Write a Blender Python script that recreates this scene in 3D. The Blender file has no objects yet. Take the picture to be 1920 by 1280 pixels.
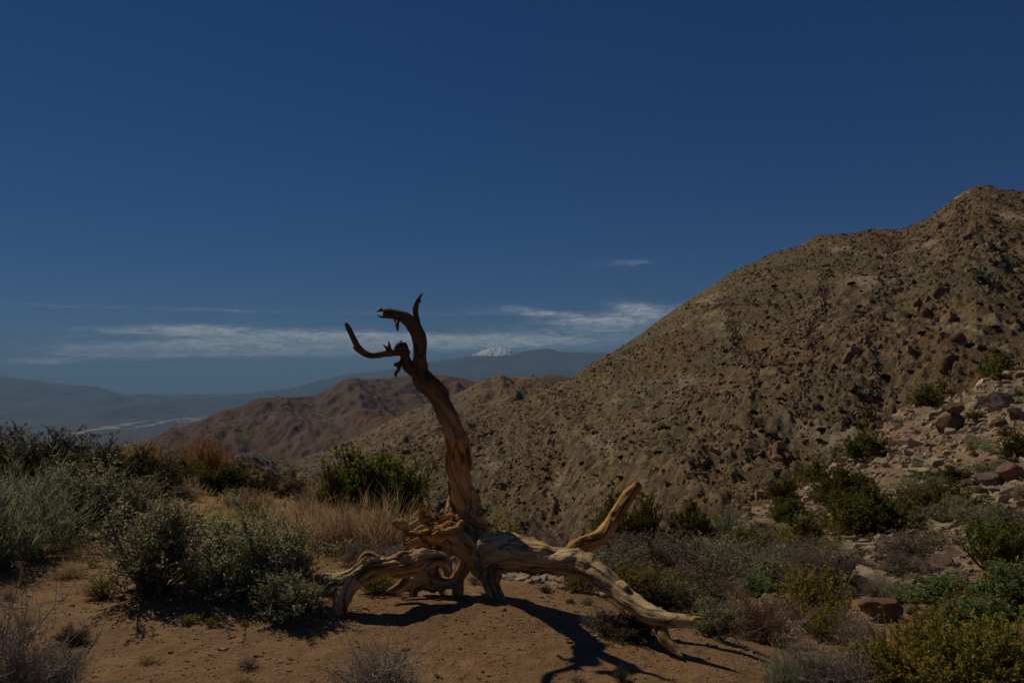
import bpy, bmesh, math, random
import numpy as np
from mathutils import Vector, Matrix

# ------------------------------------------------------------------ camera, world, sun, exposure
S = bpy.context.scene
C = S.collection
F = 1500.0                      # focal length in photo pixels (1920 wide)
PITCH = math.atan(60 / F)
CAMZ = 1.65
cd = bpy.data.cameras.new('camera'); cam = bpy.data.objects.new('camera', cd); C.objects.link(cam)
cam.location = (0, 0, CAMZ); cam.rotation_euler = (math.pi / 2 + PITCH, 0, 0)
cd.sensor_width = 36; cd.lens = 36 * F / 1920; cd.clip_start = 0.05; cd.clip_end = 400000
S.camera = cam
SUN_AZ, SUN_EL = math.radians(-44), math.radians(45)     # azimuth from +Y, clockwise positive
EXPOSURE = -1.02
SKY_STRENGTH = 0.083
HAZE_DENSITY = 2.0e-5
S.view_settings.view_transform = 'Standard'; S.view_settings.look = 'None'
S.view_settings.exposure = EXPOSURE; S.view_settings.gamma = 1
S.view_settings.use_curve_mapping = False
S.render.engine = 'CYCLES'
S.cycles.max_bounces = 6; S.cycles.transparent_max_bounces = 16

sl = bpy.data.lights.new('sun', 'SUN'); sl.energy = 5.0; sl.angle = math.radians(0.5); sl.color = (1.0, 0.87, 0.66)
sun = bpy.data.objects.new('sun', sl); C.objects.link(sun)
sd = Vector((math.sin(SUN_AZ) * math.cos(SUN_EL), math.cos(SUN_AZ) * math.cos(SUN_EL), math.sin(SUN_EL)))
sun.rotation_euler = sd.to_track_quat('Z', 'Y').to_euler()
sun.location = (0, 0, 50)

W = bpy.data.worlds.new('World'); S.world = W; W.use_nodes = True
nt = W.node_tree; nt.nodes.clear()
def N(nt, t, **k):
    n = nt.nodes.new(t)
    for a, b in k.items():
        if a.startswith('i_'): n.inputs[int(a[2:])].default_value = b
        else: setattr(n, a, b)
    return n
def L(nt, a, b): nt.links.new(a, b)
def M(nt, op, a, b=None, c=None, clamp=False):
    n = nt.nodes.new('ShaderNodeMath'); n.operation = op; n.use_clamp = clamp
    for i, v in enumerate((a, b, c)):
        if v is None: continue
        if isinstance(v, (int, float)): n.inputs[i].default_value = v
        else: nt.links.new(v, n.inputs[i])
    return n.outputs[0]
def world():
    sky = N(nt, 'ShaderNodeTexSky', sky_type='NISHITA', sun_disc=False, sun_elevation=SUN_EL,
            sun_rotation=SUN_AZ % (2 * math.pi), altitude=1500, air_density=1.0, dust_density=0.15, ozone_density=2.5)
    # a polarising-filter deep blue: the colour of the whole sky, saturated evenly
    hs = N(nt, 'ShaderNodeHueSaturation'); hs.inputs['Saturation'].default_value = 1.3; hs.inputs['Value'].default_value = 0.55
    L(nt, sky.outputs[0], hs.inputs['Color'])
    gm = N(nt, 'ShaderNodeGamma'); gm.inputs[1].default_value = .8; L(nt, hs.outputs[0], gm.inputs[0])
    tint = N(nt, 'ShaderNodeMix', data_type='RGBA', blend_type='MULTIPLY'); tint.inputs[0].default_value = 1; tint.inputs[7].default_value = (.42, .74, 1.28, 1); L(nt, gm.outputs[0], tint.inputs[6])
    tc = N(nt, 'ShaderNodeTexCoord'); sp = N(nt, 'ShaderNodeSeparateXYZ'); L(nt, tc.outputs['Generated'], sp.inputs[0])
    az = M(nt, 'ARCTAN2', sp.outputs[0], sp.outputs[1]); el = M(nt, 'ARCSINE', sp.outputs[2])
    def noise(sx, sy, off, detail, rough, dist=0.0):
        cv = N(nt, 'ShaderNodeCombineXYZ'); L(nt, M(nt, 'MULTIPLY', az, sx), cv.inputs[0]); L(nt, M(nt, 'MULTIPLY', el, sy), cv.inputs[1])
        cv.inputs[2].default_value = off
        n = N(nt, 'ShaderNodeTexNoise'); n.inputs['Scale'].default_value = 1; n.inputs['Detail'].default_value = detail
        n.inputs['Roughness'].default_value = rough; n.inputs['Distortion'].default_value = dist
        L(nt, cv.outputs[0], n.inputs['Vector']); return n.outputs[0]
    n1 = noise(13, 80, 3.1, 9, 0.66, 0.9); n2 = noise(7, 55, 8.7, 7, 0.65, 1.0); n3 = noise(55, 230, 1.7, 6, 0.7, 0.8)
    def blob(px, py, sx, sy, tilt, amp):
        a0 = math.atan((px - 960) / F); e0 = math.atan((700 - py) / F)
        da = M(nt, 'SUBTRACT', az, a0); de = M(nt, 'SUBTRACT', el, e0)
        de = M(nt, 'SUBTRACT', de, M(nt, 'MULTIPLY', da, tilt))
        q = M(nt, 'ADD', M(nt, 'POWER', M(nt, 'ABSOLUTE', M(nt, 'DIVIDE', da, sx / F)), 2.0), M(nt, 'POWER', M(nt, 'ABSOLUTE', M(nt, 'DIVIDE', de, sy / F)), 2.0))
        return M(nt, 'MULTIPLY', M(nt, 'EXPONENT', M(nt, 'MULTIPLY', q, -1)), amp)
    tot = None
    for b in [(430, 655, 250, 15, 0.035, 1.35), (640, 643, 190, 19, 0.0, 1.3), (340, 625, 120, 9, 0.03, 0.95), (240, 662, 90, 8, 0.03, .7), (70, 681, 70, 6, 0, 0.6),
              (900, 640, 140, 14, 0.03, 0.8), (1080, 640, 150, 16, 0.05, 0.5), (1010, 585, 120, 9, -0.12, 0.55), (1190, 578, 60, 12, -0.1, 0.6),
              (1190, 492, 150, 9, 0.06, 0.36), (560, 588, 480, 4, 0, 0.32), (1120, 605, 130, 16, 0, 0.45), (1230, 590, 110, 20, 0.1, 0.4)]:
        v = blob(*b); tot = v if tot is None else M(nt, 'ADD', tot, v)
    # the same thin low cloud goes on right round the horizon
    band = M(nt, 'EXPONENT', M(nt, 'MULTIPLY', M(nt, 'POWER', M(nt, 'DIVIDE', M(nt, 'SUBTRACT', M(nt, 'ABSOLUTE', el), 0.04), 0.035), 2.0), -1))
    tot = M(nt, 'ADD', tot, M(nt, 'MULTIPLY', band, 0.2))
    streak = M(nt, 'ADD', M(nt, 'MULTIPLY', n1, 0.75), M(nt, 'MULTIPLY', n3, 0.25))
    dens = M(nt, 'MULTIPLY', M(nt, 'SUBTRACT', M(nt, 'ADD', streak, M(nt, 'MULTIPLY', tot, 0.46)), 0.58), 3.0, clamp=True)
    dens = M(nt, 'MULTIPLY', dens, M(nt, 'ADD', M(nt, 'MULTIPLY', tot, 1.1), 0.0, clamp=True))
    dens = M(nt, 'MULTIPLY', dens, M(nt, 'MULTIPLY', M(nt, 'SUBTRACT', n3, 0.22), 2.6), clamp=True)
    dens = M(nt, 'MULTIPLY', dens, M(nt, 'ADD', M(nt, 'MULTIPLY', n2, 1.2), 0.35), clamp=True)
    mx = N(nt, 'ShaderNodeMix', data_type='RGBA'); L(nt, M(nt, 'MULTIPLY', dens, 0.9), mx.inputs[0]); L(nt, tint.outputs[2], mx.inputs[6])
    mx.inputs[7].default_value = (11.5, 12.0, 12.3, 1)
    bg = N(nt, 'ShaderNodeBackground'); bg.inputs[1].default_value = SKY_STRENGTH
    L(nt, mx.outputs[2], bg.inputs[0]); o = N(nt, 'ShaderNodeOutputWorld'); L(nt, bg.outputs[0], o.inputs[0])
world()

# ------------------------------------------------------------------ helpers
def ray(px, py):
    """(x/y, dz/dy) of the sight line through a photo pixel"""
    u = (px - 960) / F; v = (640 - py) / F
    cp, sp_ = math.cos(PITCH), math.sin(PITCH)
    d = cp - v * sp_
    return u / d, (sp_ + v * cp) / d
def at(px, py, Y):
    a, b = ray(px, py); return Vector((a * Y, Y, CAMZ + b * Y))
def zrow(Y, py): return CAMZ + Y * ray(960, py)[1]

def _h(ix, iy, iz, seed):
    h = (ix * 374761393 + iy * 668265263 + iz * 1274126177 + seed * 974711) & 0xffffffff
    h = ((h ^ (h >> 13)) * 1274126177) & 0xffffffff
    h = ((h ^ (h >> 16)) * 2246822519) & 0xffffffff
    return ((h >> 8) & 0xffff) / 32767.5 - 1.0
def vn2(x, y, seed=0):
    fx = np.floor(x); fy = np.floor(y); tx = x - fx; ty = y - fy
    ix = fx.astype(np.int64); iy = fy.astype(np.int64)
    tx = tx * tx * (3 - 2 * tx); ty = ty * ty * (3 - 2 * ty)
    a = _h(ix, iy, 0, seed); b = _h(ix + 1, iy, 0, seed); c = _h(ix, iy + 1, 0, seed); d = _h(ix + 1, iy + 1, 0, seed)
    return (a + (b - a) * tx) + ((c + (d - c) * tx) - (a + (b - a) * tx)) * ty
def vn3(x, y, z, seed=0):
    fz = np.floor(z); tz = z - fz; iz = fz.astype(np.int64); tz = tz * tz * (3 - 2 * tz)
    fx = np.floor(x); fy = np.floor(y); tx = x - fx; ty = y - fy
    ix = fx.astype(np.int64); iy = fy.astype(np.int64)
    tx = tx * tx * (3 - 2 * tx); ty = ty * ty * (3 - 2 * ty)
    r = []
    for k in (0, 1):
        a = _h(ix, iy, iz + k, seed); b = _h(ix + 1, iy, iz + k, seed); c = _h(ix, iy + 1, iz + k, seed); d = _h(ix + 1, iy + 1, iz + k, seed)
        r.append((a + (b - a) * tx) + ((c + (d - c) * tx) - (a + (b - a) * tx)) * ty)
    return r[0] + (r[1] - r[0]) * tz
def fbm2(x, y, oct=4, seed=0, gain=0.5, ridge=False):
    s = 0; a = 1.0; t = 0
    for o in range(oct):
        n = vn2(x, y, seed + o * 17)
        if ridge: n = 1 - 2 * np.abs(n)
        s = s + a * n; t += a; a *= gain
        x, y = (x * 0.8 - y * 0.6) * 2.03 + 11.3, (x * 0.6 + y * 0.8) * 2.03 + 5.1
    return s / t
def sstep(a, b, x):
    t = np.clip((x - a) / (b - a), 0, 1); return t * t * (3 - 2 * t)

def mesh_np(name, V, faces, mats=(), smooth=False, attrs=None):
    V = np.asarray(V, dtype=np.float32)
    me = bpy.data.meshes.new(name)
    if isinstance(faces, np.ndarray): faces = [faces]
    nl = sum(f.size for f in faces); nf = sum(len(f) for f in faces)
    me.vertices.add(len(V)); me.vertices.foreach_set('co', V.ravel())
    me.loops.add(nl); me.polygons.add(nf)
    idx = np.concatenate([f.ravel() for f in faces]).astype(np.int32)
    st = []; o = 0
    for f in faces:
        st.append(o + np.arange(len(f)) * f.shape[1]); o += f.size
    me.loops.foreach_set('vertex_index', idx)
    me.polygons.foreach_set('loop_start', np.concatenate(st).astype(np.int32))
    me.polygons.foreach_set('use_smooth', np.full(nf, smooth))
    me.update(calc_edges=True)
    for k, v in (attrs or {}).items():
        v = np.asarray(v, dtype=np.float32)
        if v.ndim == 1:
            a = me.attributes.new(k, 'FLOAT', 'POINT'); a.data.foreach_set('value', v)
        else:
            a = me.attributes.new(k, 'FLOAT_VECTOR', 'POINT'); a.data.foreach_set('vector', v.ravel())
    for m in mats: me.materials.append(m)
    return me
def link(name, data, parent=None):
    o = bpy.data.objects.new(name, data); C.objects.link(o)
    if parent is not None: o.parent = parent
    return o
def tag(o, label=None, cat=None, group=None, kind=None):
    for k, v in (('label', label), ('category', cat), ('group', group), ('kind', kind)):
        if v: o[k] = v
    return o
def grid_faces(nr, nc):
    i = np.arange((nr - 1) * nc).reshape(nr - 1, nc)[:, :-1].ravel()
    return np.stack([i, i + 1, i + nc + 1, i + nc], 1)

def ramp(nt, fac, stops):
    r = nt.nodes.new('ShaderNodeValToRGB'); e = r.color_ramp.elements
    while len(e) < len(stops): e.new(0.5)
    for el, (p, c) in zip(e, stops): el.position = p; el.color = (*c, 1)
    nt.links.new(fac, r.inputs[0]); return r.outputs[0]
def mixc(nt, f, a, b, mode='MIX'):
    n = nt.nodes.new('ShaderNodeMix'); n.data_type = 'RGBA'; n.blend_type = mode
    for i, v in ((0, f), (6, a), (7, b)):
        if isinstance(v, (int, float)): n.inputs[i].default_value = v
        elif isinstance(v, tuple): n.inputs[i].default_value = (*v, 1)
        else: nt.links.new(v, n.inputs[i])
    return n.outputs[2]
def newmat(name):
    m = bpy.data.materials.new(name); m.use_nodes = True; t = m.node_tree
    b = t.nodes['Principled BSDF']; b.inputs['Roughness'].default_value = 0.92
    b.inputs['Specular IOR Level'].default_value = 0.15
    return m, t, b
def tnoise(t, vec, scale, detail=5, rough=0.6, dist=0.0, mapping=None):
    if mapping:
        mp = t.nodes.new('ShaderNodeMapping'); mp.inputs['Scale'].default_value = mapping
        t.links.new(vec, mp.inputs[0]); vec = mp.outputs[0]
    n = t.nodes.new('ShaderNodeTexNoise'); n.inputs['Scale'].default_value = scale; n.inputs['Detail'].default_value = detail
    n.inputs['Roughness'].default_value = rough; n.inputs['Distortion'].default_value = dist
    t.links.new(vec, n.inputs['Vector']); return n.outputs[0]
def tvor(t, vec, scale, feature='F1', out=0, rnd=1.0):
    n = t.nodes.new('ShaderNodeTexVoronoi'); n.feature = feature; n.inputs['Scale'].default_value = scale
    n.inputs['Randomness'].default_value = rnd
    t.links.new(vec, n.inputs['Vector']); return n.outputs[out]
def objc(t): return t.nodes.new('ShaderNodeTexCoord').outputs['Object']
def attr(t, name, out='Fac'):
    a = t.nodes.new('ShaderNodeAttribute'); a.attribute_name = name; return a.outputs[out]
def bump(t, b, h, strength, dist):
    n = t.nodes.new('ShaderNodeBump'); n.inputs['Strength'].default_value = strength; n.inputs['Distance'].default_value = dist
    t.links.new(h, n.inputs['Height']); t.links.new(n.outputs[0], b.inputs['Normal']); return n
def maprange(t, v, a, b, c=0.0, d=1.0):
    n = t.nodes.new('ShaderNodeMapRange'); n.clamp = True
    for i, q in enumerate((a, b, c, d)): n.inputs[i + 1].default_value = q
    t.links.new(v, n.inputs[0]); return n.outputs[0]

# ------------------------------------------------------------------ near ground height
COLS = [-500, 0, 300, 500, 700, 900, 1100, 1300, 1500, 1700, 1920, 2300]
KY = [0.01, 3, 4, 5, 6, 7, 8, 10, 12, 14, 17, 20, 25, 32, 42, 52, 60, 72, 90, 120, 170, 260]
KN = {
 -500: {3: 0, 8: .05, 12: .15, 17: .1, 25: -.8, 42: -7, 90: -30, 260: -90},
 0:    {3: 0, 7: 0, 10: .05, 14: .1, 17: -.15, 20: -.6, 25: -2, 42: -9, 90: -32, 260: -90},
 300:  {3: 0, 7: 0, 10: 0, 14: -.1, 17: -.5, 20: -1.3, 25: -3.2, 42: -11, 90: -34, 260: -92},
 500:  {3: 0, 7: 0, 10: -.08, 14: -.25, 17: -1.0, 20: -2.0, 25: -4.0, 42: -12, 90: -35, 260: -94},
 700:  {3: 0, 6: 0, 8: -.1, 10: -.3, 12: -.55, 14: -.9, 17: -1.7, 20: -2.8, 25: -4.8, 42: -12, 90: -35, 260: -95},
 900:  {3: 0, 6: 0, 7: -.1, 8: -.35, 10: -.9, 14: -1.9, 20: -3.4, 32: -7, 52: -15, 90: -30, 260: -95},
 1100: {3: 0, 5: 0, 6: -.06, 7: -.22, 8: -.45, 10: -.9, 14: -1.85, 20: -3.1, 25: -4, 32: -5.4, 42: -8.5, 60: -15, 90: -27, 260: -95},
 1300: {3: 0, 4: 0, 5: -.05, 6: -.25, 8: -.8, 10: -1.2, 14: -1.95, 20: -2.9, 25: -3.4, 32: -4.6, 42: -7.2, 60: -13, 90: -25, 260: -95},
 1500: {3: 0, 4: -.04, 5: -.18, 6: -.42, 8: -.85, 10: -1.2, 14: -1.8, 20: -2.5, 25: -2.9, 32: -3.4, 42: -4.4, 52: -8, 60: -12, 90: -24, 260: -92},
 1700: {3: 0, 4: -.05, 5: -.2, 6: -.42, 8: -.82, 10: -1.12, 14: -1.6, 20: -2.15, 25: -2.3, 32: -2.15, 42: -1.65, 52: -.9, 60: -1.7, 72: -6, 90: -14, 260: -85},
 1920: {3: 0, 4: -.05, 5: -.15, 6: -.3, 8: -.6, 10: -.85, 14: -1.2, 20: -1.35, 25: -1.15, 32: -.65, 42: .3, 52: 1.3, 60: 1.9, 72: 2.4, 90: 0, 120: -10, 260: -70},
 2300: {3: 0, 5: -.1, 8: -.4, 14: -.6, 20: -.1, 32: 1.6, 52: 4.8, 72: 8, 90: 10, 120: 8, 260: -20},
}
ZT = np.array([np.interp(np.log(KY), np.log([0.01] + list(KN[c].keys())), [0] + list(KN[c].values())) for c in COLS])
AC = np.array([math.atan((c - 960) / F) for c in COLS]); LK = np.log(np.array(KY))
def _cub(p0, p1, p2, p3, t):
    return 0.5 * ((2 * p1) + (-p0 + p2) * t + (2 * p0 - 5 * p1 + 4 * p2 - p3) * t * t + (-p0 + 3 * p1 - 3 * p2 + p3) * t ** 3)
def Hbase(x, y):
    a = np.arctan2(x, y); r = np.hypot(x, y)
    side = sstep(1.0, 2.2, np.abs(a))
    ac = np.clip(a, AC[0], AC[-1] - 1e-6); Y = np.maximum(r * np.cos(ac), 0.02)
    ci = np.clip(np.searchsorted(AC, ac, side='right') - 1, 0, len(AC) - 2); ta = (ac - AC[ci]) / (AC[ci + 1] - AC[ci])
    ta = ta * ta * (3 - 2 * ta) * .5 + ta * .5
    ly = np.clip(np.log(Y), LK[0], LK[-1] - 1e-6)
    ki = np.clip(np.searchsorted(LK, ly, side='right') - 1, 0, len(LK) - 2); tk = (ly - LK[ki]) / (LK[ki + 1] - LK[ki])
    def col(c):
        g = lambda k: ZT[c, np.clip(k, 0, len(LK) - 1)]
        return _cub(g(ki - 1), g(ki), g(ki + 1), g(ki + 2), tk)
    z = col(ci) * (1 - ta) + col(ci + 1) * ta
    return z * (1 - side) + side * (-0.4 * sstep(5, 60, r) * 1.0)
def H(x, y, detail=True):
    x = np.asarray(x, float); y = np.asarray(y, float); r = np.hypot(x, y)
    z = Hbase(x, y)
    far = sstep(7, 30, r)
    z = z + fbm2(x * .45, y * .45, 3, 5) * (.035 + .16 * far) + fbm2(x * .12, y * .12, 2, 9) * .35 * far
    # low bank left in front of the fallen tree
    z = z + .05 * np.exp(-((x + .25) ** 2 / .8 + (y - 5.55) ** 2 / .15))
    if detail:
        z = z + fbm2(x * 2.6, y * 2.6, 4, 21, .55) * (.013 + .09 * far)
        z = z + np.maximum(fbm2(x * 9, y * 9, 3, 33, .6), 0) * (.016 + .04 * far)
    return z
def ground_hit(px, py):
    a, b = ray(px, py); Y = 2.2; prev = None
    while Y < 240:
        z = float(H(a * Y, Y, False)); g = CAMZ + b * Y - z
        if g <= 0: return Y
        Y *= 1.006
    return 240

# ------------------------------------------------------------------ materials
def soil_material():
    m, t, b = newmat('desert_soil'); v = objc(t)
    n1 = tnoise(t, v, .55, 7, .65); n2 = tnoise(t, v, 7, 8, .72); n3 = tnoise(t, v, 38, 5, .7)
    c = ramp(t, n1, [(.3, (.20, .108, .05)), (.5, (.29, .168, .08)), (.7, (.36, .23, .12))])
    c2 = ramp(t, n2, [(.3, (.16, .085, .04)), (.55, (.32, .185, .088)), (.75, (.46, .31, .175))])
    c = mixc(t, .55, c, c2)
    red = maprange(t, tnoise(t, v, .9, 4, .6), .5, .68); c = mixc(t, M(t, 'MULTIPLY', red, .25), c, (.40, .19, .085))
    vd = tvor(t, v, 34); vc = tvor(t, v, 34, out=1)
    speck = maprange(t, vd, .16, .30, 1, 0); sel = maprange(t, tnoise(t, v, 16, 3), .52, .6)
    peb = mixc(t, .5, vc, (.42, .34, .27)); peb = mixc(t, .75, peb, (.36, .27, .2))
    c = mixc(t, M(t, 'MULTIPLY', M(t, 'MULTIPLY', speck, sel), .8), c, peb)
    pt = maprange(t, tnoise(t, v, 1.7, 7, .72), .42, .62); c = mixc(t, M(t, 'MULTIPLY', pt, .38), c, (.15, .088, .043))
    dk = maprange(t, tnoise(t, v, 22, 6, .75), .58, .72); c = mixc(t, M(t, 'MULTIPLY', dk, .55), c, (.075, .05, .035))
    # rubble on the far slope and dry litter on the left
    rk = attr(t, 'rocky'); vcell = tvor(t, v, 2.4, out=1); vds = tvor(t, v, 2.4, 'DISTANCE_TO_EDGE')
    rc = ramp(t, tnoise(t, v, 3.0, 6, .7), [(.3, (.11, .075, .048)), (.5, (.23, .155, .095)), (.7, (.38, .29, .19))])
    c = mixc(t, M(t, 'MULTIPLY', rk, .75), c, rc)
    gd = attr(t, 'dry'); gc = ramp(t, tnoise(t, v, 12, 8, .75), [(.3, (.17, .085, .035)), (.5, (.36, .20, .085)), (.72, (.50, .34, .16))])
    c = mixc(t, M(t, 'MULTIPLY', gd, .85), c, gc)
    L(t, c, b.inputs['Base Color'])
    h = M(t, 'ADD', M(t, 'MULTIPLY', n3, .5), M(t, 'ADD', M(t, 'MULTIPLY', n2, 1.2), M(t, 'MULTIPLY', M(t, 'MULTIPLY', speck, sel), .35)))
    bump(t, b, h, 1.0, .03); return m
def hill_material(name, cols, patch, patchc, scale, speck=True, crag=(.15, .085, .05), bs=1.0, far=False, cell=1.0):
    m, t, b = newmat(name); v = objc(t)
    n1 = tnoise(t, v, scale, 9, .68); c = ramp(t, n1, [(.32, cols[0]), (.5, cols[1]), (.68, cols[2])])
    st = attr(t, 'steep'); c = mixc(t, M(t, 'MULTIPLY', st, .6), c, mixc(t, tnoise(t, v, scale * 9, 5, .7), crag, (.26, .17, .11)))
    if speck:
        for cs, amt in ((.018, .55), (.045, .55)):
            wn = t.nodes.new('ShaderNodeTexNoise'); wn.inputs['Scale'].default_value = scale * 20; wn.inputs['Detail'].default_value = 3; t.links.new(v, wn.inputs['Vector'])
            va = t.nodes.new('ShaderNodeVectorMath'); va.operation = 'MULTIPLY_ADD'; t.links.new(wn.outputs[1], va.inputs[0]); va.inputs[1].default_value = (.03 / scale,) * 3; t.links.new(v, va.inputs[2])
            cellv = tvor(t, va.outputs[0], scale / cs * .6, out=1)
            sx_ = t.nodes.new('ShaderNodeSeparateXYZ'); t.links.new(cellv, sx_.inputs[0])
            cc = ramp(t, sx_.outputs[0], [(.0, (.03, .028, .012)), (.26, (.075, .058, .024)), (.45, cols[1]), (.84, cols[2]), (.95, (.36, .25, .145)), (1, (.50, .38, .25))])
            c = mixc(t, amt * cell, c, cc)
        d = tnoise(t, v, scale * 42, 5, .75)
        c = mixc(t, M(t, 'MULTIPLY', maprange(t, d, .56, .66), .75), c, (.42, .33, .24))
        d2 = tnoise(t, v, scale * 33, 5, .75, 0.5)
        c = mixc(t, M(t, 'MULTIPLY', maprange(t, d2, .54, .64), .8), c, patchc)
    for sc, lo, hi, col, amt, mp in patch:
        k = maprange(t, tnoise(t, v, sc, 6, .62, 0.4, mp), lo, hi)
        k = M(t, 'MULTIPLY', k, maprange(t, tnoise(t, v, scale * 14, 5, .7), .3, .62, .35, 1)); c = mixc(t, M(t, 'MULTIPLY', k, amt), c, col)
    L(t, c, b.inputs['Base Color'])
    bump(t, b, tnoise(t, v, scale * 30, 8, .75), bs, 1.2 if not far else 20); return m
def rock_material(name, a, bcol, lich=(.12, .11, .09), sc=3):
    m, t, b = newmat(name); v = objc(t)
    oi = t.nodes.new('ShaderNodeObjectInfo')
    n = tnoise(t, v, sc, 8, .7); c = ramp(t, n, [(.3, a), (.7, bcol)])
    k = maprange(t, tnoise(t, v, sc * 2.2, 7, .75, .5), .52, .66); c = mixc(t, M(t, 'MULTIPLY', k, .5), c, lich)
    rv = maprange(t, oi.outputs['Random'], 0, 1, .75, 1.2)
    hsv = t.nodes.new('ShaderNodeHueSaturation'); L(t, c, hsv.inputs['Color']); L(t, rv, hsv.inputs['Value'])
    L(t, hsv.outputs[0], b.inputs['Base Color']); bump(t, b, tnoise(t, v, sc * 6, 8, .75), .8, .05); return m
def leaf_material(name, dark, light, tip=None, trans=.25, hue=.02):
    """leaf colours vary leaf by leaf ('tone') and plant by plant"""
    m = bpy.data.materials.new(name); m.use_nodes = True; t = m.node_tree; t.nodes.clear()
    tone = attr(t, 'tone'); c = mixc(t, tone, dark, light)
    if tip: c = mixc(t, attr(t, 'tip'), c, tip)
    oi = t.nodes.new('ShaderNodeObjectInfo'); hs = t.nodes.new('ShaderNodeHueSaturation')
    L(t, maprange(t, oi.outputs['Random'], 0, 1, .8, 1.2), hs.inputs['Value'])
    L(t, maprange(t, oi.outputs['Random'], 0, 1, .5 - hue, .5 + hue), hs.inputs['Hue']); L(t, c, hs.inputs['Color'])
    d = t.nodes.new('ShaderNodeBsdfDiffuse'); tr = t.nodes.new('ShaderNodeBsdfTranslucent'); mx = t.nodes.new('ShaderNodeMixShader')
    L(t, hs.outputs[0], d.inputs[0]); L(t, hs.outputs[0], tr.inputs[0]); mx.inputs[0].default_value = trans
    L(t, d.outputs[0], mx.inputs[1]); L(t, tr.outputs[0], mx.inputs[2])
    o = t.nodes.new('ShaderNodeOutputMaterial'); L(t, mx.outputs[0], o.inputs[0]); return m
def twig_material(name, a, bcol):
    m, t, b = newmat(name); v = objc(t)
    L(t, ramp(t, tnoise(t, v, 9, 4, .7), [(.35, a), (.65, bcol)]), b.inputs['Base Color']); return m
def wood_material():
    m, t, b = newmat('weathered_wood'); g = attr(t, 'grain', 'Vector'); v = objc(t)
    fine = tnoise(t, g, 60, 7, .7, .6, (1, 1, .09)); mid = tnoise(t, g, 17, 6, .65, .8, (1, 1, .12)); big = tnoise(t, v, 3.2, 5, .6)
    warm = attr(t, 'warm')
    grey = ramp(t, mid, [(.3, (.20, .12, .055)), (.46, (.52, .36, .185)), (.68, (.80, .62, .37))])
    org = ramp(t, mid, [(.3, (.20, .075, .018)), (.46, (.60, .28, .07)), (.68, (.85, .50, .16))])
    wf = M(t, 'ADD', warm, M(t, 'MULTIPLY', M(t, 'SUBTRACT', big, .5), 1.6), clamp=True)
    c = mixc(t, wf, grey, org)
    c = mixc(t, M(t, 'MULTIPLY', maprange(t, fine, .5, .66), .45), c, (.085, .045, .02))
    cr = attr(t, 'crack'); c = mixc(t, M(t, 'MULTIPLY', cr, .85), c, (.035, .02, .01))
    c = mixc(t, M(t, 'MULTIPLY', attr(t, 'height_dark'), .8), c, (.045, .026, .015))
    kn = maprange(t, tnoise(t, v, 5.5, 4, .6), .62, .72); c = mixc(t, M(t, 'MULTIPLY', kn, .5), c, (.12, .06, .03))
    L(t, c, b.inputs['Base Color']); b.inputs['Roughness'].default_value = .8
    h = M(t, 'ADD', fine, M(t, 'MULTIPLY', mid, 1.5)); bump(t, b, h, .9, .008); return m

SOIL = soil_material()
# ------------------------------------------------------------------ near ground sheet
def near_ground():
    a1 = np.linspace(-.70, .70, 700); a0 = np.linspace(-math.pi, -.72, 70); a2 = np.linspace(.72, math.pi, 70)
    A = np.concatenate([a0, a1, a2]); R = np.concatenate([[.02, .3, .7, 1.1, 1.5], np.exp(np.linspace(math.log(1.9), math.log(16), 330)), np.exp(np.linspace(math.log(16.2), math.log(250), 190))])
    aa, rr = np.meshgrid(A, R); x = rr * np.sin(aa); y = rr * np.cos(aa); z = H(x, y)
    rr_ = rr.ravel(); px = 960 + F * np.tan(np.clip(aa, -1.2, 1.2)).ravel()
    rocky = sstep(13, 28, rr_) * sstep(900, 1300, px)
    dry = sstep(7.0, 9.0, rr_) * (1 - sstep(780, 900, px)) * sstep(-.25, .25, fbm2(x.ravel() * .7, y.ravel() * .7, 3, 71) + .25)
    V = np.stack([x.ravel(), y.ravel(), z.ravel()], 1)
    me = mesh_np('ground', V, grid_faces(len(R), len(A)), [SOIL], True, {'rocky': rocky, 'dry': dry})
    tag(link('ground', me), kind='structure')
near_ground()

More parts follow.
